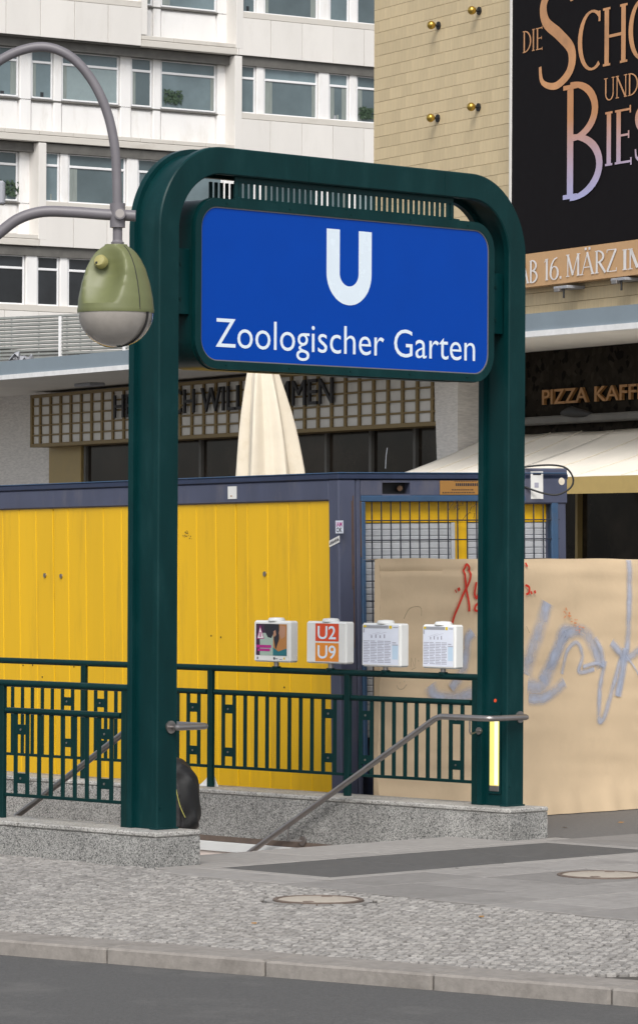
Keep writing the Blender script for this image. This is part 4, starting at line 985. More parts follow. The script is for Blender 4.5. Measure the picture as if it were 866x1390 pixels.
# dark stone shopfront with lettering
YP = .45
B(px1 - .2, XR, YP, YP + .5, 3.0, ZC - .002).obj('shop_wall', M['darkstone'], cin)
tx0, tz0 = CI.hy(736, 549.5, YP - .05); th_ = czv(736, 529.5, YP - .05) - tz0; tx1 = cx_(797.5, 540, YP - .05)
letters(text_mesh('PIZZA', M['copper'], tx0, tx1, tz0, th_, YP - .02, depth=.04, bold=.012), cin)
tx2 = cx_(807, 545, YP - .05); kf = (tx1 - tx0) / 5
letters(text_mesh('KAFFEE', M['copper'], tx2, tx2 + kf * 6.4, tz0, th_, YP - .02, depth=.04, bold=.012), cin)
bz_ = czv(790, 574, YP - .1); B(px1 - .1, XR, YP - .16, YP - .004, bz_, bz_ + .10, c=.02).obj('awning_housing', M['soffit'], cin)
cam_x, cam_z = CI.hy(775, 562, YP - .2)
MB().tube([(cam_x - .35, YP - .12, cam_z + .02), (cam_x, YP - .2, cam_z + .03), (cam_x + .35, YP - .12, cam_z - .02)], [.03, .065, .03], 10).obj('wall_speaker', M['black'], cin)
for p0, p1 in ((px1, cx_(782.5, 700, YP)), (cx_(785, 700, YP), XR)):
    B(p0, p1, YP + .05, YP + .07, 0, 3.0).obj('shop_window', M['glasscin'], cin)
for u in (783.5,):
    x = cx_(u, 700, YP); B(x - .028, x + .028, YP - .02, YP + .1, 0, 3.0, c=.006).obj('shop_mullion', M['ochre'], cin)
B(XL, XR, 4.0, 5.0, 0, ZC).obj('inner_wall', M['soffit'], cin)
# louvred terrace railing above the canopy
lou = thing('terrace_railing', 'grey horizontal louvre railing on the flat canopy roof', 'railing', CI, (0, 0, 0))
RF = Frame(((-433) / F * 58, 58.0, 0), math.radians(-38))
lou.matrix_world = RF.m
zt_ = RF.hy(0, 434, 0)[1]; zbt = RF.hy(0, 493, 0)[1] - .12; ns = 15
xr_ = RF.hy(240, 420, 0)[0]
sl = B(-.6, xr_, -.012, .012, 0, .042, c=.004).mesh('louvre_slat', M['railgrey'])
for i in range(ns):
    o = inst('louvre_slat', sl, lou, (0, 0, zbt + (zt_ - zbt) * i / (ns - 1))); o.rotation_euler = (math.radians(-35), 0, 0)
for u in (83, 170, 230): x = RF.hy(u, 450, 0)[0]; B(x - .022, x + .022, -.03, .03, zbt - .1, zt_ + .01, c=.005).obj('railing_post', M['frame'], lou)
for u in (17, 54, 92, 110, 125): x = RF.hy(u, 450, .03)[0]; B(x - .008, x + .008, .014, .03, zbt - .1, zt_, c=.002).obj('railing_rod', M['frame'], lou)
cl = catmull([RF.i @ atY(u, v, 56.5) for u, v in ((16, 484), (22, 488), (26, 483), (33, 490), (40, 487), (46, 488))], 4)
o = MB().tube(cl, [.05 + .035 * math.sin(i * 1.9) for i in range(len(cl))], 7).obj('crumpled_cloth', M['p_greyp']); o.matrix_world = RF.m
tag(o, 'crumpled dark grey cloth lying at the foot of the louvre railing', 'cloth')

# ================================================================== tiled tower
tow = thing('tiled_tower', 'tall windowless cinema block clad in ochre ceramic tiles', 'building', CI)
t0 = cx_(507.5, 100, -.03); TZ0, TZ1 = ZC + .2, 14.0
B(t0 + .01, XR + 6, 0, 9, TZ0, TZ1).obj('tower_core', M['tilejoint'], tow)
rowh = (czv(600, 100, 0) - czv(600, 116.2, 0)); tw = .30
bu0 = cx_(694.5, 120, -.2)
tiles = []
zr_ = TZ0
while zr_ < TZ1 - rowh:
    k = int(round((zr_ - TZ0) / rowh)); x = t0 + .002 - (tw * .5 if k % 2 else 0)
    while x < XR + 6:
        a = max(x, t0 + .002); b = x + tw
        if b - a > .03: tiles.append((a, b, zr_, zr_ + rowh))
        x += tw
    zr_ += rowh
def to_px(p):
    d = p - CAM; return CX + F * d.x / d.y, CY + YS - F * d.z / d.y
tm = B(.0006, tw - .0006, -.03, -.0, .0018, rowh - .0018, c=.002).mesh('tile', M['tile'])
near = []; rest = MB()
for a, b, z0, z1 in tiles:
    u, v = to_px(CI.m @ Vector(((a + b) / 2, 0, (z0 + z1) / 2)))
    vis = -10 < v < 260 and u < 700 and u > 500 and not (v > 245 and u < 660) or (705 < u < 880 and 375 < v < 450)
    if vis and b - a > tw - .01 and len(near) < 300: near.append((a, z0))
    else: rest.box(a + .0006, b - .0006, -.03, 0, z0 + .0018, z1 - .0018)
for a, z0 in near: inst('tile', tm, tow, (a, 0, z0))
tag(rest.obj('tile_cladding', M['tile'], tow), kind='stuff')
# brass globe fittings
KL = {585: 'brass knob in the upper pair, away from the black billboard', 640: 'brass knob in the upper pair, beside the black billboard', 584: 'brass knob in the lower pair, away from the black billboard', 639: 'brass knob in the lower pair, beside the black billboard'}
for u, v in ((585, 34), (640, 14), (584, 160), (639, 145)):
    x, z = CI.hy(u, v, -.14)
    t = thing('brass_knob', KL[u], 'wall knob', CI, (x, -.03, z), group='brass knobs on the tiled wall')
    MB().tube([(0, 0, 0), (0, -.08, 0)], .014, 8).obj('rod', M['black'], t)
    MB().disc((0, .002, 0), (0, -1, 0), .05, .02, 14).obj('back_plate', M['black'], t)
    kb_ = MB(); kb_.lathe([(.012, -.05), (.034, -.044), (.05, -.02), (.054, 0), (.05, .02), (.034, .04), (.012, .05)], 20); o = kb_.obj('globe', M['brass'], t); o.rotation_euler = (math.radians(90), 0, 0); o.location = (0, -.11, 0)
# ================================================================== billboard
bil = thing('billboard', 'black film billboard with copper lettering and tan date strip on the tiled wall', 'billboard', CI)
BY = -.22
bx_0 = cx_(694.5, 120, BY); bzs = czv(740, 341, BY); bz_bot = (czv(716, 391.5, BY) + czv(860, 372, BY)) / 2
B(bx_0, bx_0 + 9.2, BY, BY + .12, bzs, TZ1 - 1, c=.004).obj('poster_panel', M['billboard'], bil)
B(bx_0 + .002, bx_0 + 9.198, BY + .003, BY + .12, bz_bot, bzs - .002, c=.004).obj('date_strip', M['bstrip'], bil)
B(bx_0 - .05, bx_0 - .001, BY - .01, BY + .14, bz_bot, TZ1 - 1, c=.005).obj('panel_frame', M['gridwhite'], bil)
def bt(text, u0, v0, vt, u1, m, th=.13):
    x0, z0 = CI.hy(u0, v0, BY - .006); z1 = czv(u0, vt, BY - .006); x1 = cx_(u1, v0, BY - .006)
    return serif(text, x0, x1, z0, z1 - z0, BY - .006, 'lettering', m, bil, th)
bt('DIE', 708.5, 72.5, 43, 737, M['gold'], .10)
bt('S', 727, 122, -14, 786, M['gold'], .115)
bt('CHÖNE', 783, 98, 20, 960, M['gold'], .13)
bt('UND', 819, 137, 107, 866, M['gold'], .09)
zB = czv(770, 280, BY); zBt = czv(770, 125, BY)
gm = gold_ramp('billboard_gold_fade', zB + .1, zBt)
bt('B', 760, 272, 118, 822, gm, .095)
bt('IEST', 819, 226, 153, 905, gm, .13)
bt('DAS', 872, 128, 100, 915, M['gold'], .09)
bt('AB', 703.5, 386, 356, 730, M['bwhite'], .13); bt('16.', 737.5, 381, 352, 763, M['bwhite'], .14); bt('MÄRZ', 768, 376, 346, 838, M['bwhite'], .12); bt('IM', 843, 367, 339, 880, M['bwhite'], .13); bt('KINO', 890, 361, 333, 970, M['bwhite'], .12)
for u, v in ((765, 390), (843, 379), (905, 371)):
    x, z = CI.hy(u, v, BY); o = B(x - .16, x + .16, BY - .05, -.03, z - .02, z + .015, c=.005).obj('panel_clamp', M['p_greyp'], bil)
    B(x - .10, x + .02, BY - .08, BY - .02, z - .055, z - .01, c=.006).obj('clamp_plate', M['steel'], o); MB().tube([(x + .05, BY - .03, z - .01), (x + .05, BY - .03, z - .13)], .012, 6).obj('clamp_bolt', M['black'], o)

# ================================================================== awnings
wall_z = czv(860, 582.5, YP - .1)
yfront = YP - 1.85; zf = czv(790, 651, yfront); zv = czv(790, 674, yfront)
def awning(x0, x1, label, dz=0.0, dy=0.0):
    t = thing('awning', label, 'awning', CI, group='cream awnings over the shopfront')
    n_ = 24; m_ = 10; vs = []
    for i in range(n_ + 1):
        x = x0 + (x1 - x0) * i / n_
        for j in range(m_ + 1):
            s_ = j / m_; y = YP - .12 + (yfront + dy - YP + .12) * s_; z = wall_z + (zf + dz - wall_z) * s_ - .035 * math.sin(math.pi * s_) + .006 * math.sin(i * math.pi / 6)
            vs.append((x, y, z))
    fs = [(i * (m_ + 1) + j, (i + 1) * (m_ + 1) + j, (i + 1) * (m_ + 1) + j + 1, i * (m_ + 1) + j + 1) for i in range(n_) for j in range(m_)]
    c = MB().add(vs, fs); c.sm = True; co = c.obj('cloth', M['awning'], t)
    md = co.modifiers.new('thick', 'SOLIDIFY'); md.thickness = .006
    B(x0, x1, yfront + dy - .02, yfront + dy + .04, zf + dz - .045, zf + dz + .002, c=.012).obj('front_bar', M['ochre'], t)
    B(x0, x1, yfront + dy - .024, yfront + dy - .018, zv + dz, zf + dz - .004).obj('valance', M['valance'], t)
    for x in (x0 + .15, x1 - .15): MB().tube([(x, YP - .1, wall_z - .35), (x, (YP + yfront) / 2, wall_z - .45), (x, yfront + dy + .02, zf + dz - .02)], .02, 8).obj('arm', M['soffit'], t)
    for k in range(1, 4): x = x0 + (x1 - x0) * k / 4; MB().tube([(x, YP - .12 + (yfront + dy - YP + .12) * s_, wall_z + (zf + dz - wall_z) * s_ - .035 * math.sin(math.pi * s_) + .008) for s_ in [q / 8 for q in range(9)]], .004, 5).obj('seam', M['parasol'], t)
xl = cx_(668, 592, YP - .1); xseam = cx_(836, 585, YP - .1)
awning(xl, xseam - .02, 'cream fabric awning next to the brick pillar', 0)
awning(xseam + .02, xseam + 4.2, 'cream fabric awning under the word KAFFEE set slightly higher', .03, -.05)
# ================================================================== parasol
PY = 43.0; pc = atY(366, 640, PY)
par = thing('parasol', 'folded cream parasol standing behind the yellow container', 'parasol', loc=(pc.x, pc.y, 0))
ppm = PY / F
prof_ = [(-20, 4.66, .02), (0, 0, 0)]
def pr(v): return H - (v - YS - CY) * ppm if False else atY(366, v, PY).z
rows = [(462, 6), (480, 14), (512, 20), (560, 28), (600, 33), (640, 37), (662, 38.5), (668, 37)]
vs = []; n_ = 72
for ri, (v, r_) in enumerate(rows):
    z = pr(v); off = (366 - 353) * 0
    for k in range(n_):
        a = 2 * math.pi * k / n_; fold = .24 * math.sin(a * 6 + .7 + ri * .15) + .11 * math.sin(a * 13 + ri * .5) + .05 * math.sin(a * 3 + ri * .35)
        amp = min(1, ri / 3); R_ = r_ * ppm * (1 + fold * amp)
        cxo = (352 + 0 - 366) * ppm * (1 - min(1, (v - 462) / 190)) + .0
        vs.append((R_ * math.cos(a) * 1.0 + cxo, R_ * math.sin(a) * .8, z))
fs = [(i * n_ + k, i * n_ + (k + 1) % n_, (i + 1) * n_ + (k + 1) % n_, (i + 1) * n_ + k) for i in range(len(rows) - 1) for k in range(n_)] + [tuple(range(n_))]
c = MB().add(vs, fs); c.sm = True; co = c.obj('folded_canopy', M['parasol'], par); co.modifiers.new('s', 'SUBSURF').render_levels = 1
MB().tube([(0, 0, 0), (0, 0, pr(470))], .03, 12).obj('pole', M['wood'], par)
MB().lathe([(.35, 0), (.35, .05), (.10, .10), (.05, .3)], 24).obj('base', M['iron'], par)

# ================================================================== white office block
wb = thing('office_block', 'white panelled office block with long window bands behind the cinema', 'building', WB)
def wx(u, v, y=0.0): return WB.hy(u, v, y)[0]
def wz(u, v, y=0.0): return WB.hy(u, v, y)[1]
SP = (wz(0, 45) - wz(0, 331)) / 2; Z0 = wz(0, 45)
pn = (wz(323, 23.6) - wz(323, 74.6)); REC = .66
XA, XZ = -6.0, 24.0
B(XA, XZ, REC + .12, 14, 0, Z0 + 2 * SP).obj('core', M['wpaint'], wb)
per = wx(177.5, 110, .3) - wx(41.5, 97, .3)
xc0 = wx(41.5, 97, .3)                              # centre of the first column
colw = .40
pan_w = wx(104, 30) - wx(56, 25); pan_w = (wx(428, 60) - wx(324, 45)) / 2.43 if False else (wx(147.5, 30) - wx(9, 20)) / 3.0
pan0 = wx(9, 20)
def seg_type(st_, x):
    """panel band or recessed bay, read along the storey"""
    a = wx(193, 40); b = wx(322, 60); c = wx(54, 320); d = wx(320, 180)
    if st_ <= 0 - 1: return 'p'
    if st_ == 0: return 'r' if a <= x < b else 'p'
    if st_ == 1: return 'r' if x < d else 'p'
    if st_ == 2: return 'r' if x < c else 'p'
    return 'p'
bounds = {0: [(XA, 'p'), (wx(193, 40), 'r'), (wx(322, 60), 'p')], 1: [(XA, 'r'), (wx(320, 180), 'p')], 2: [(XA, 'r'), (wx(54, 320), 'p')], 3: [(XA, 'p')], -1: [(XA, 'p')]}
wfm = {}
def window(x0, x1, z0, z1, y, st_, kind):
    f = .055; tz = z1 - .42
    mb = MB(); mb.box(x0, x0 + f, y - .03, y + .05, z0, z1, c=.01); mb.box(x1 - f, x1, y - .03, y + .05, z0, z1, c=.01)
    mb.box(x0 + f, x1 - f, y - .028, y + .05, z0, z0 + f, c=.01); mb.box(x0 + f, x1 - f, y - .028, y + .05, z1 - .03, z1, c=.008); mb.box(x0 + f, x1 - f, y - .028, y + .05, tz, tz + .075, c=.01)
    w_ = mb.obj('window', M['frame'], wb)
    g = {'d': 'glassd', 'b': 'blind'}.get(kind, 'glass')
    B(x0 + f - .005, x1 - f + .005, y + .01, y + .03, z0 + f - .005, tz + .005).obj('pane', M[g], w_)
    B(x0 + f - .005, x1 - f + .005, y + .01, y + .03, tz + .07, z1 - .02).obj('pane', M['glassd' if kind == 'd' else 'glass'], w_)
    if kind != 'd':
        for e in (0, 1):
            if random.random() < .45:
                cw = random.uniform(.1, .3) * min(1, (x1 - x0) / 1.2); xa = x0 + f + .01 if e == 0 else x1 - f - .01 - cw
                B(xa, xa + cw, y + .004, y + .0095, z0 + f + .02, tz - .01).obj('curtain', M['curtain'], w_)
        if random.random() < .3:
            for q in range(random.randint(1, 3)):
                xx = random.uniform(x0 + .15, x1 - .25); B(xx, xx + random.uniform(.05, .18), y + .004, y + .0095, z0 + f + .01, z0 + f + random.uniform(.06, .22)).obj('sill_clutter', M[random.choice(('curtain', 'glassd', 'p_greyp'))], w_)
    if x1 - x0 < 1.1 and kind != 'd':
        B(x0 + f, x0 + f + .03, y - .004, y + .009, z0 + f, tz).obj('sash_bar', M['frame'], w_)
for st_ in (-1, 0, 1, 2, 3):
    zb = Z0 - st_ * SP
    segs = bounds[st_]
    for i, (xs_, ty) in enumerate(segs):
        xe = segs[i + 1][0] if i + 1 < len(segs) else XZ
        zw0 = zb + pn + .20; zw1 = zb + SP - .30; zt = zb + SP
        yw = .24 if ty == 'p' else REC
        if ty == 'p':
            k = math.floor((xs_ - pan0) / pan_w); x = pan0 + k * pan_w
            while x < xe:
                a, b = max(x, xs_), min(x + pan_w, xe)
                if b - a > .05: B(a + .008, b - .008, 0, .10, zb + .01, zb + pn, c=.006).obj('spandrel_panel', M['panel'], wb)
                x += pan_w
            B(xs_, xe, .012, .24, zb + pn + .012, zw0, c=.01).obj('sill_band', M['ledge'], wb)
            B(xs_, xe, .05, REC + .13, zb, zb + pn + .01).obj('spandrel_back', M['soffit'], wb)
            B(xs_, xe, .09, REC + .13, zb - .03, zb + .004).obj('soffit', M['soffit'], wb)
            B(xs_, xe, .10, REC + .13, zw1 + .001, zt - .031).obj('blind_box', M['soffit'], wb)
            if i > 0 or st_ in (2,):
                pass
        else:
            B(xs_, xe, .0, REC + .13, zb, zb + .20, c=.012).obj('ledge', M['ledge'], wb)
            x = pan0 + math.floor((xs_ - pan0) / pan_w) * pan_w
            while x < xe:
                a, b = max(x, xs_), min(x + pan_w, xe)
                if b - a > .05: B(a + .006, b - .006, .02, .18, zb + .215, zb + .34, c=.01).obj('ledge_stone', M['ledge'], wb)
                x += pan_w
            B(xs_, xe, REC + .02, REC + .13, zb + .20, zw0).obj('recess_back', M['wpaint'], wb)
            B(xs_, xe, REC - .10, REC + .03, zw0 - .08, zw0 - .03, c=.01).obj('sill', M['soffit'], wb)
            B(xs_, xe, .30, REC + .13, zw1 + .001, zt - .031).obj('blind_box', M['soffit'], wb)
        # columns, windows and recessed panels repeat along the storey
        kk = math.floor((xs_ - xc0) / per) - 1
        while xc0 + kk * per < xe:
            c0 = xc0 + kk * per
            a, b = max(c0 - colw / 2, xs_), min(c0 + colw / 2, xe)
            if b - a > .1: B(a, b, yw - .10, yw + .12, zw0 if ty == 'p' else zb + .20, zw1 + .25, c=.02).obj('column', M['wpaint'], wb)
            n0, n1 = c0 + colw / 2 + .02, c0 + colw / 2 + .80; m0, m1 = n1 + .02, n1 + .30; g0, g1 = m1 + .02, c0 + per - colw / 2 - .02
            for w0, w1, nm in ((n0, n1, 'n'), (g0, g1, 'g')):
                a, b = max(w0, xs_ + .02), min(w1, xe - .02)
                if b - a > .30:
                    rk = random.random(); kd = 'd' if st_ == 3 - 1 + 1 else ('b' if (rk < .25 and nm == 'g') else 'g')
                    if st_ == 3: kd = 'd'
                    window(a, b, zw0, zw1, yw, st_, kd)
                    if ty == 'r': B(a + .03, b - .03, REC - .03, REC + .03, zb + .40, zw0 - .13, c=.012).obj('recess_panel', M['wpaint'], wb)
            a, b = max(m0, xs_), min(m1, xe)
            if b - a > .05: B(a, b, yw - .08, yw + .12, zw0 if ty == 'p' else zb + .20, zw1 + .18, c=.02).obj('mullion', M['wpaint'], wb)
            kk += 1
        # cheek walls where a recessed bay meets a projecting band
        if ty == 'r' and i + 1 < len(segs):
            B(xe - .03, xe + .24, -.004, REC + .12, zb + .205, zt - .032, c=.01).obj('cheek_wall', M['panel'], wb)
        if ty == 'r' and i > 0:
            B(xs_ - .02, xs_ + .22, .02, REC + .12, zb + .36, zt - .032, c=.01).obj('cheek_wall', M['panel'], wb)
# potted plants seen on the window sills
for u, v, sc_ in ((245, 136, .35), (22, 262, .4), (497, 158, .3)):
    x, z = WB.hy(u, v, .2)
    t = thing('window_plant', {245: 'leafy green plant on the office sill above the portal corner', 22: 'tall leafy plant in the window over the curved lamp arm', 497: 'small green plant in the office window touching the tiled tower'}[u], 'plant', WB, (x, (REC if u < 300 else .24) - .05, z - .1), group='plants in the office windows')
    mb = MB()
    for k in range(70):
        a = random.uniform(0, 6.28); r_ = sc_ * random.random() ** .6; h_ = random.uniform(.1, .9) * sc_ * 1.4; c_ = Vector((r_ * math.cos(a), .02 * math.sin(a), h_)); d = Vector((random.uniform(-1, 1), random.uniform(-.3, .3), random.uniform(-.6, 1))).normalized() * .09; e_ = Vector((d.z, 0, -d.x)) * .4
        mb.add([c_ - d, c_ + e_, c_ + d, c_ - e_], [(0, 1, 2, 3)])
    mb.obj('leaves', M['leaf'], t); MB().tube([(0, 0, 0), (.02, 0, sc_)], .012, 6).obj('stem', M['leaf'], t)

# ================================================================== street lamp
LY = 21.5
lamp = thing('street_lamp', 'grey crook-shaped street lamp with olive green hood hanging before the portal', 'street lamp', loc=(atY(-66, 1200, LY).x, LY, 0))
lo = Vector((atY(-66, 1200, LY).x, LY, 0)); lp = lambda u, v, dy=0: atY(u, v, LY) - lo + Vector((0, dy, 0))
A_ = [(-66, 1150), (-66, 700), (-66, 300), (-64, 200), (-50, 143), (-22, 101), (15, 74), (58, 63.5), (95, 76), (124, 107), (145, 150), (156, 198), (159, 245), (160, 300), (160, 326)]
C = catmull([tuple(lp(*p)) for p in A_], 8); C[0] = (0, 0, 0); mz = 4.6
MB().tube([(0, 0, 0)] + [c for c in C if c[2] > .4], [(.055 if c[2] < 3.6 else .055 - .029 * min(1, (c[2] - 3.6) / .6)) if c[0] < .05 else .0262 for c in [(0, 0, 0)] + [c for c in C if c[2] > .4]], 20).obj('crook_pole', M['lampgrey'], lamp)
C2 = catmull([tuple(lp(*p)) for p in ((-66, 420), (-48, 366), (-22, 335), (0, 316), (26, 297), (58, 287.5), (100, 288), (140, 291), (160, 292), (184.5, 293))], 8)
MB().tube(C2, .0305, 18).obj('brace_arm', M['lampgrey'], lamp)
MB().tube([lp(160, 276), lp(160, 309)], .042, 18).obj('clamp', M['lampgrey'], lamp)
MB().disc(lp(164, 291, -.032), (0, -1, 0), .032, .03, 18).obj('clamp_bolt', M['lampgrey'], lamp)
MB().disc(lp(164, 291, -.058), (0, -1, 0), .024, .006, 18).obj('clamp_screw', M['steel'], lamp)
MB().lathe([(.05, 0), (.055, .2), (.075, .22), (.075, .9), (.056, .95)], 20).obj('pole_base', M['lampgrey'], lamp)
hc_ = lp(157.5, 422)
k_ = LY / F
HP = [(0, 52), (17, 50.5), (37, 46.5), (57, 40.5), (70, 34), (79, 27.5), (85, 21), (88, 16), (90, 15)]
def hood_r(h):
    for (a, ra), (b, rb) in zip(HP, HP[1:]):
        if h <= b: return ra + (rb - ra) * (h - a) / (b - a)
    return HP[-1][1]
def egg(n=72, m=44):
    R0, Hh = 51.5 * k_, 90 * k_; vs = []
    sc_n = Vector((-.42, -.86, .36)).normalized(); d0 = .128
    for i in range(m + 1):
        t = i / m; z = Hh * t
        r_ = hood_r(z / k_) * k_
        for q in range(n):
            a = 2 * math.pi * q / n; p = Vector((r_ * math.cos(a), r_ * math.sin(a), z))
            dd = (p - Vector((0, 0, Hh * .42))).dot(sc_n)
            lim = d0
            if z > .035 and dd > lim: p = p - sc_n * (dd - lim) * (1.0 + 1.1 * min(1, (dd - lim) / .06))
            vs.append(p + hc_)
    fs = [(i * n + k, i * n + (k + 1) % n, (i + 1) * n + (k + 1) % n, (i + 1) * n + k) for i in range(m) for k in range(n)] + [tuple(range(m * n, (m + 1) * n))]
    c = MB().add(vs, fs); c.sm = True; return c, sc_n, d0, Hh
eg, sn, d0_, Hh = egg(); hood = eg.obj('hood', M['lampgreen'], lamp)
B_ = MB().lathe([(51.8 * k_, -.012), (52.3 * k_, .0), (52.0 * k_, .012)], 64, tuple(hc_)); B_.obj('hood_rim', M['lampgreen'], hood)
seam_pts = []
for i in range(25):
    t = i / 24 * .97; r_ = hood_r(90 * t) * k_; a = math.radians(-48); seam_pts.append(hc_ + Vector((r_ * math.cos(a), r_ * math.sin(a), Hh * t)) * 1.0)
MB().tube(seam_pts, .0028, 5).obj('hood_seam', M['rubber'], hood)
cap_c = hc_ + Vector((0, 0, Hh * .42)) + sn * d0_; pc_ = lp(139, 357)
fc = Vector((pc_.x, 0, pc_.z)); fc.y = cap_c.y - ((pc_ - cap_c).x * sn.x + (pc_ - cap_c).z * sn.z) / sn.y
kn = MB().lathe([(.037, -.01), (.037, .018), (.030, .028), (.01, .032)], 24).obj('hood_cap', M['lampcap'], hood); kn.location = fc; kn.rotation_euler = sn.to_track_quat('Z', 'Y').to_euler()
sc2 = MB().lathe([(.007, 0), (.007, .006)], 10).obj('cap_screw', M['black'], hood); sc2.location = fc + sn * .028 + Vector((-.012, 0, -.016)); sc2.rotation_euler = kn.rotation_euler
bw_ = MB().lathe([(51 * k_ * math.cos(a), -47 * k_ * math.sin(a)) for a in [math.pi / 2 * i / 20 for i in range(20)]] + [(.002, -47 * k_)], 64, tuple(hc_ + Vector((0, 0, -.010)))).obj('glass_bowl', M['bowl'], lamp)
bp_ = []
mbn = MB(); vsn = []
for i in range(29):
    a = math.pi * i / 28
    for da in (-.10, .10):
        b = math.radians(-32); x = 51.6 * k_ * math.cos(a); z = -47.6 * k_ * math.sin(a)
        vsn.append(hc_ + Vector((x * math.cos(b) - da * 1.0 * 51 * k_ * 1.0 * math.sin(b) * -1, x * math.sin(b) + da * 51 * k_ * math.cos(b), z - .010)))
mbn.add(vsn, [(2 * i, 2 * i + 1, 2 * i + 3, 2 * i + 2) for i in range(28)]); o = mbn.obj('bowl_band', M['rubber'], lamp); o.modifiers.new('t', 'SOLIDIFY').thickness = .004
lt = lp(161, 640)
MB().lathe([(.034, 0), (.036, .012), (.030, .016), (.024, .03), (.024, .06)], 20, tuple(lp(160, 332))).obj('collar', M['lampgrey'], lamp)
sb_ = lp(-2, 262); B(sb_.x - .04, sb_.x + .038, -.04, .04, sb_.z - .065, sb_.z + .065, c=.01).obj('sensor_box', M['p_greyp'], lamp)
MB().tube([(0, 0, sb_.z), (sb_.x - .03, 0, sb_.z)], .012, 8).obj('sensor_arm', M['lampgrey'], lamp)

# ================================================================== person with backpack, going down behind the post
pr_ = ST.hx
ps = 2.42; feet = -.165 * math.ceil((ps - WY0) / .29); pyaw = math.radians(18)
# stand so that the pack shows right of the post
PD = 28.15; pX = atY(211, 1080, PD)
pl = ST.i @ pX; ps = pl.y; nst = max(1, math.floor((ps - WY0 - .004) / .29) + 1); feet = -.165 * nst
person = thing('person', 'person in dark jacket walking down the stairs behind the portal post', 'person', ST, (pl.x, ps, feet), rz=math.radians(40))
# local: +y is the way the person faces (down the stairs)
def skin_obj(name, verts, edges, radii, m, parent, root=0, sub=2):
    me = bpy.data.meshes.new(name); me.from_pydata(verts, edges, []); o = bpy.data.objects.new(name, me); COL.objects.link(o)
    md = o.modifiers.new('skin', 'SKIN'); md.use_smooth_shade = True
    for i, r_ in enumerate(radii):
        d = me.skin_vertices[0].data[i]; d.radius = r_ if isinstance(r_, tuple) else (r_, r_); d.use_root = (i == root)
    sb = o.modifiers.new('sub', 'SUBSURF'); sb.levels = sub; sb.render_levels = sub
    bpy.context.view_layer.update(); dg = bpy.context.evaluated_depsgraph_get(); m2 = bpy.data.meshes.new_from_object(o.evaluated_get(dg)); bpy.data.objects.remove(o)
    m2.materials.clear(); m2.materials.append(m)
    for p in m2.polygons: p.use_smooth = True
    return link(bpy.data.objects.new(name, m2), parent)
V = [(0, 0, .86), (0, -.01, 1.02), (0, 0, 1.20), (0, .0, 1.34), (0, .02, 1.43), (0, .04, 1.50), (0, .05, 1.60)]
E_ = [(0, 1), (1, 2), (2, 3), (3, 4), (4, 5), (5, 6)]; R_ = [.125, .115, .125, .105, .05, .065, .085]
for sx in (-1, 1):
    b = len(V); fy = .20 if sx > 0 else -.06; fz = -.165 if sx > 0 else 0.0
    V += [(sx * .085, .02, .78), (sx * .09, fy * .6 + .05, .45 + fz * .4), (sx * .09, fy, .09 + fz), (sx * .095, fy + .14, .045 + fz)]; E_ += [(0, b), (b, b + 1), (b + 1, b + 2), (b + 2, b + 3)]; R_ += [.085, .06, .042, .038]
    b = len(V); V += [(sx * .15, 0, 1.33), (sx * .19, -.01, 1.07), (sx * .19, .10, .86), (sx * .185, .13, .79)]; E_ += [(3, b), (b, b + 1), (b + 1, b + 2), (b + 2, b + 3)]; R_ += [.055, .043, .035, .028]
    h = b + 3
    for fi, (ox, oy, ln) in enumerate(((.018, .03, .06), (.008, .02, .075), (-.002, .008, .08), (-.012, -.004, .07))):
        c = len(V); V += [(sx * .185 + ox * .6, .13 + oy, .755), (sx * .185 + ox * .6, .14 + oy, .755 - ln)]; E_ += [(h, c), (c, c + 1)]; R_ += [.009, .007]
    c = len(V); V += [(sx * .185 - sx * .02, .165, .775), (sx * .185 - sx * .02, .18, .735)]; E_ += [(h, c), (c, c + 1)]; R_ += [.010, .008]
body = skin_obj('body', V, E_, R_, M['jacket'], person)
for p in body.data.polygons: pass
body.data.materials.append(M['skin']); body.data.materials.append(M['jeans']); body.data.materials.append(M['black'])
for p in body.data.polygons:
    z = p.center.z
    if z > 1.45: p.material_index = 1
    elif z < .80 and abs(p.center.x) > .155: p.material_index = 1
    elif z < -.06 or (z < .10 and p.center.x < 0): p.material_index = 3
    elif z < .86 and abs(p.center.x) < .155: p.material_index = 2
hr = MB(); hr.lathe([(.02, -.12), (.085, -.10), (.100, -.03), (.098, .04), (.07, .09), (.02, .112)], 20); o = hr.obj('hair', M['hair'], person); o.location = (0, .025, 1.615); o.scale = (.9, .95, 1)
MB().lathe([(.004, -.012), (.011, -.006), (.006, .014)], 8).obj('nose', M['skin'], person).location = (0, .138, 1.585)
for sx in (-1, 1): MB().lathe([(.003, -.008), (.009, 0), (.003, .008)], 8).obj('eye', M['black'], person).location = (sx * .03, .128, 1.615)
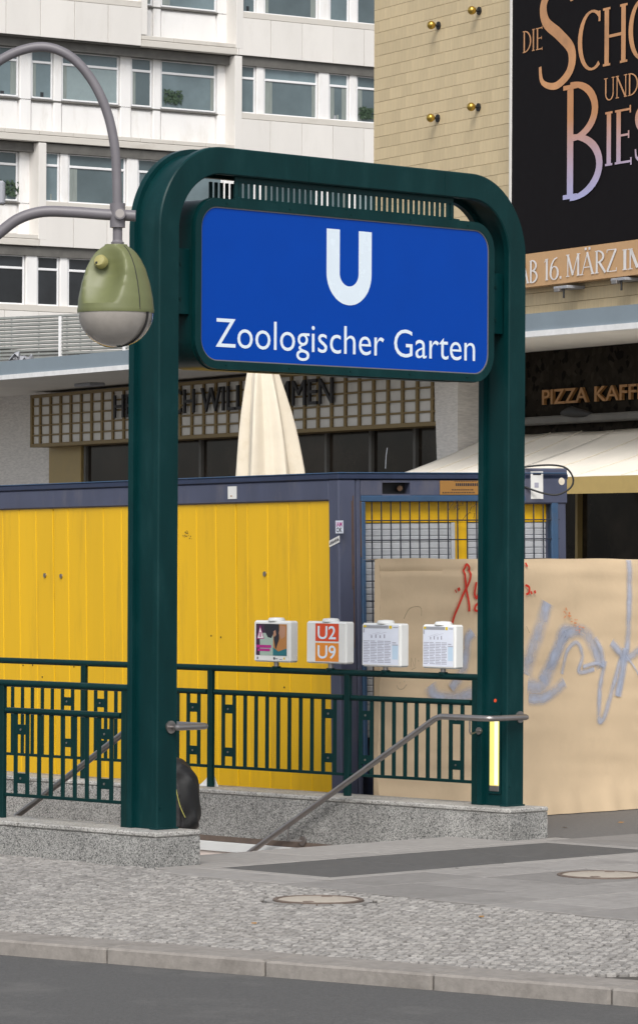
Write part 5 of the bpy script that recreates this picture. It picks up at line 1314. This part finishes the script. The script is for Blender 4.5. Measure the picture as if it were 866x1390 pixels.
# backpack
bpk = thing('backpack', 'black rucksack with lime piping worn by the person on the stairs', 'backpack', ST, (pl.x, ps, feet), rz=math.radians(40))
zp0, zp1 = ST.hx(258, 1128, pl.x)[1] - feet - .04, ST.hx(258, 1031, pl.x)[1] - feet
bm = bmesh.new(); bmesh.ops.create_uvsphere(bm, u_segments=40, v_segments=28, radius=1)
sg = lambda a, e: math.copysign(abs(a) ** e, a)
for v in bm.verts:
    x, y, z = v.co
    dep = .20 * (1 - .22 * z - .26 * max(0, z) ** 2)                 # deeper towards the bottom
    yy = -.115 + sg(y, .55) * (dep if y < 0 else .05)
    v.co = (sg(x, .5) * .15, yy, (zp0 + zp1) / 2 + sg(z, .62) * (zp1 - zp0) / 2)
    v.co.x += .010 * math.sin(z * 9 + y * 5) ; v.co.y += .008 * math.sin(x * 8 + z * 11)
me = bpy.data.meshes.new('pack_body'); bm.to_mesh(me); bm.free(); me.materials.append(M['pack']); me.materials.append(M['black'])
for p in me.polygons:
    p.use_smooth = True
    if p.center.y < -.235 + .05 * max(0, (p.center.z - zp0) / (zp1 - zp0)) * 1.6: p.material_index = 1
pk = link(bpy.data.objects.new('pack_body', me), bpk)
B(-.161, -.145, -.20, -.10, zp0 + .06, zp0 + .30, c=.008).obj('side_pocket', M['pack'], bpk); B(.145, .161, -.20, -.10, zp0 + .06, zp0 + .30, c=.008).obj('side_pocket', M['pack'], bpk)
MB().tube(catmull([(-.05, -.10, zp1 - .03), (-.03, -.12, zp1 + .05), (.03, -.12, zp1 + .05), (.05, -.10, zp1 - .03)], 6), .011, 8).obj('grab_loop', M['black'], bpk)
for sx in (-1, 1):
    MB().tube(catmull([(sx * .085, -.06, zp1 - .05), (sx * .09, .06, zp1 + .0), (sx * .10, .14, 1.24), (sx * .13, .08, 1.05), (sx * .12, -.06, zp0 + .10)], 6), .016, 8).obj('shoulder_strap', M['black'], bpk)
    MB().tube(catmull([(sx * .148, -.155, zp1 - .14), (sx * .160, -.165, zp1 - .20), (sx * .163, -.195, zp0 + .22), (sx * .160, -.235, zp0 + .13)], 6), .0035, 6).obj('lime_piping', M['lime'], bpk)
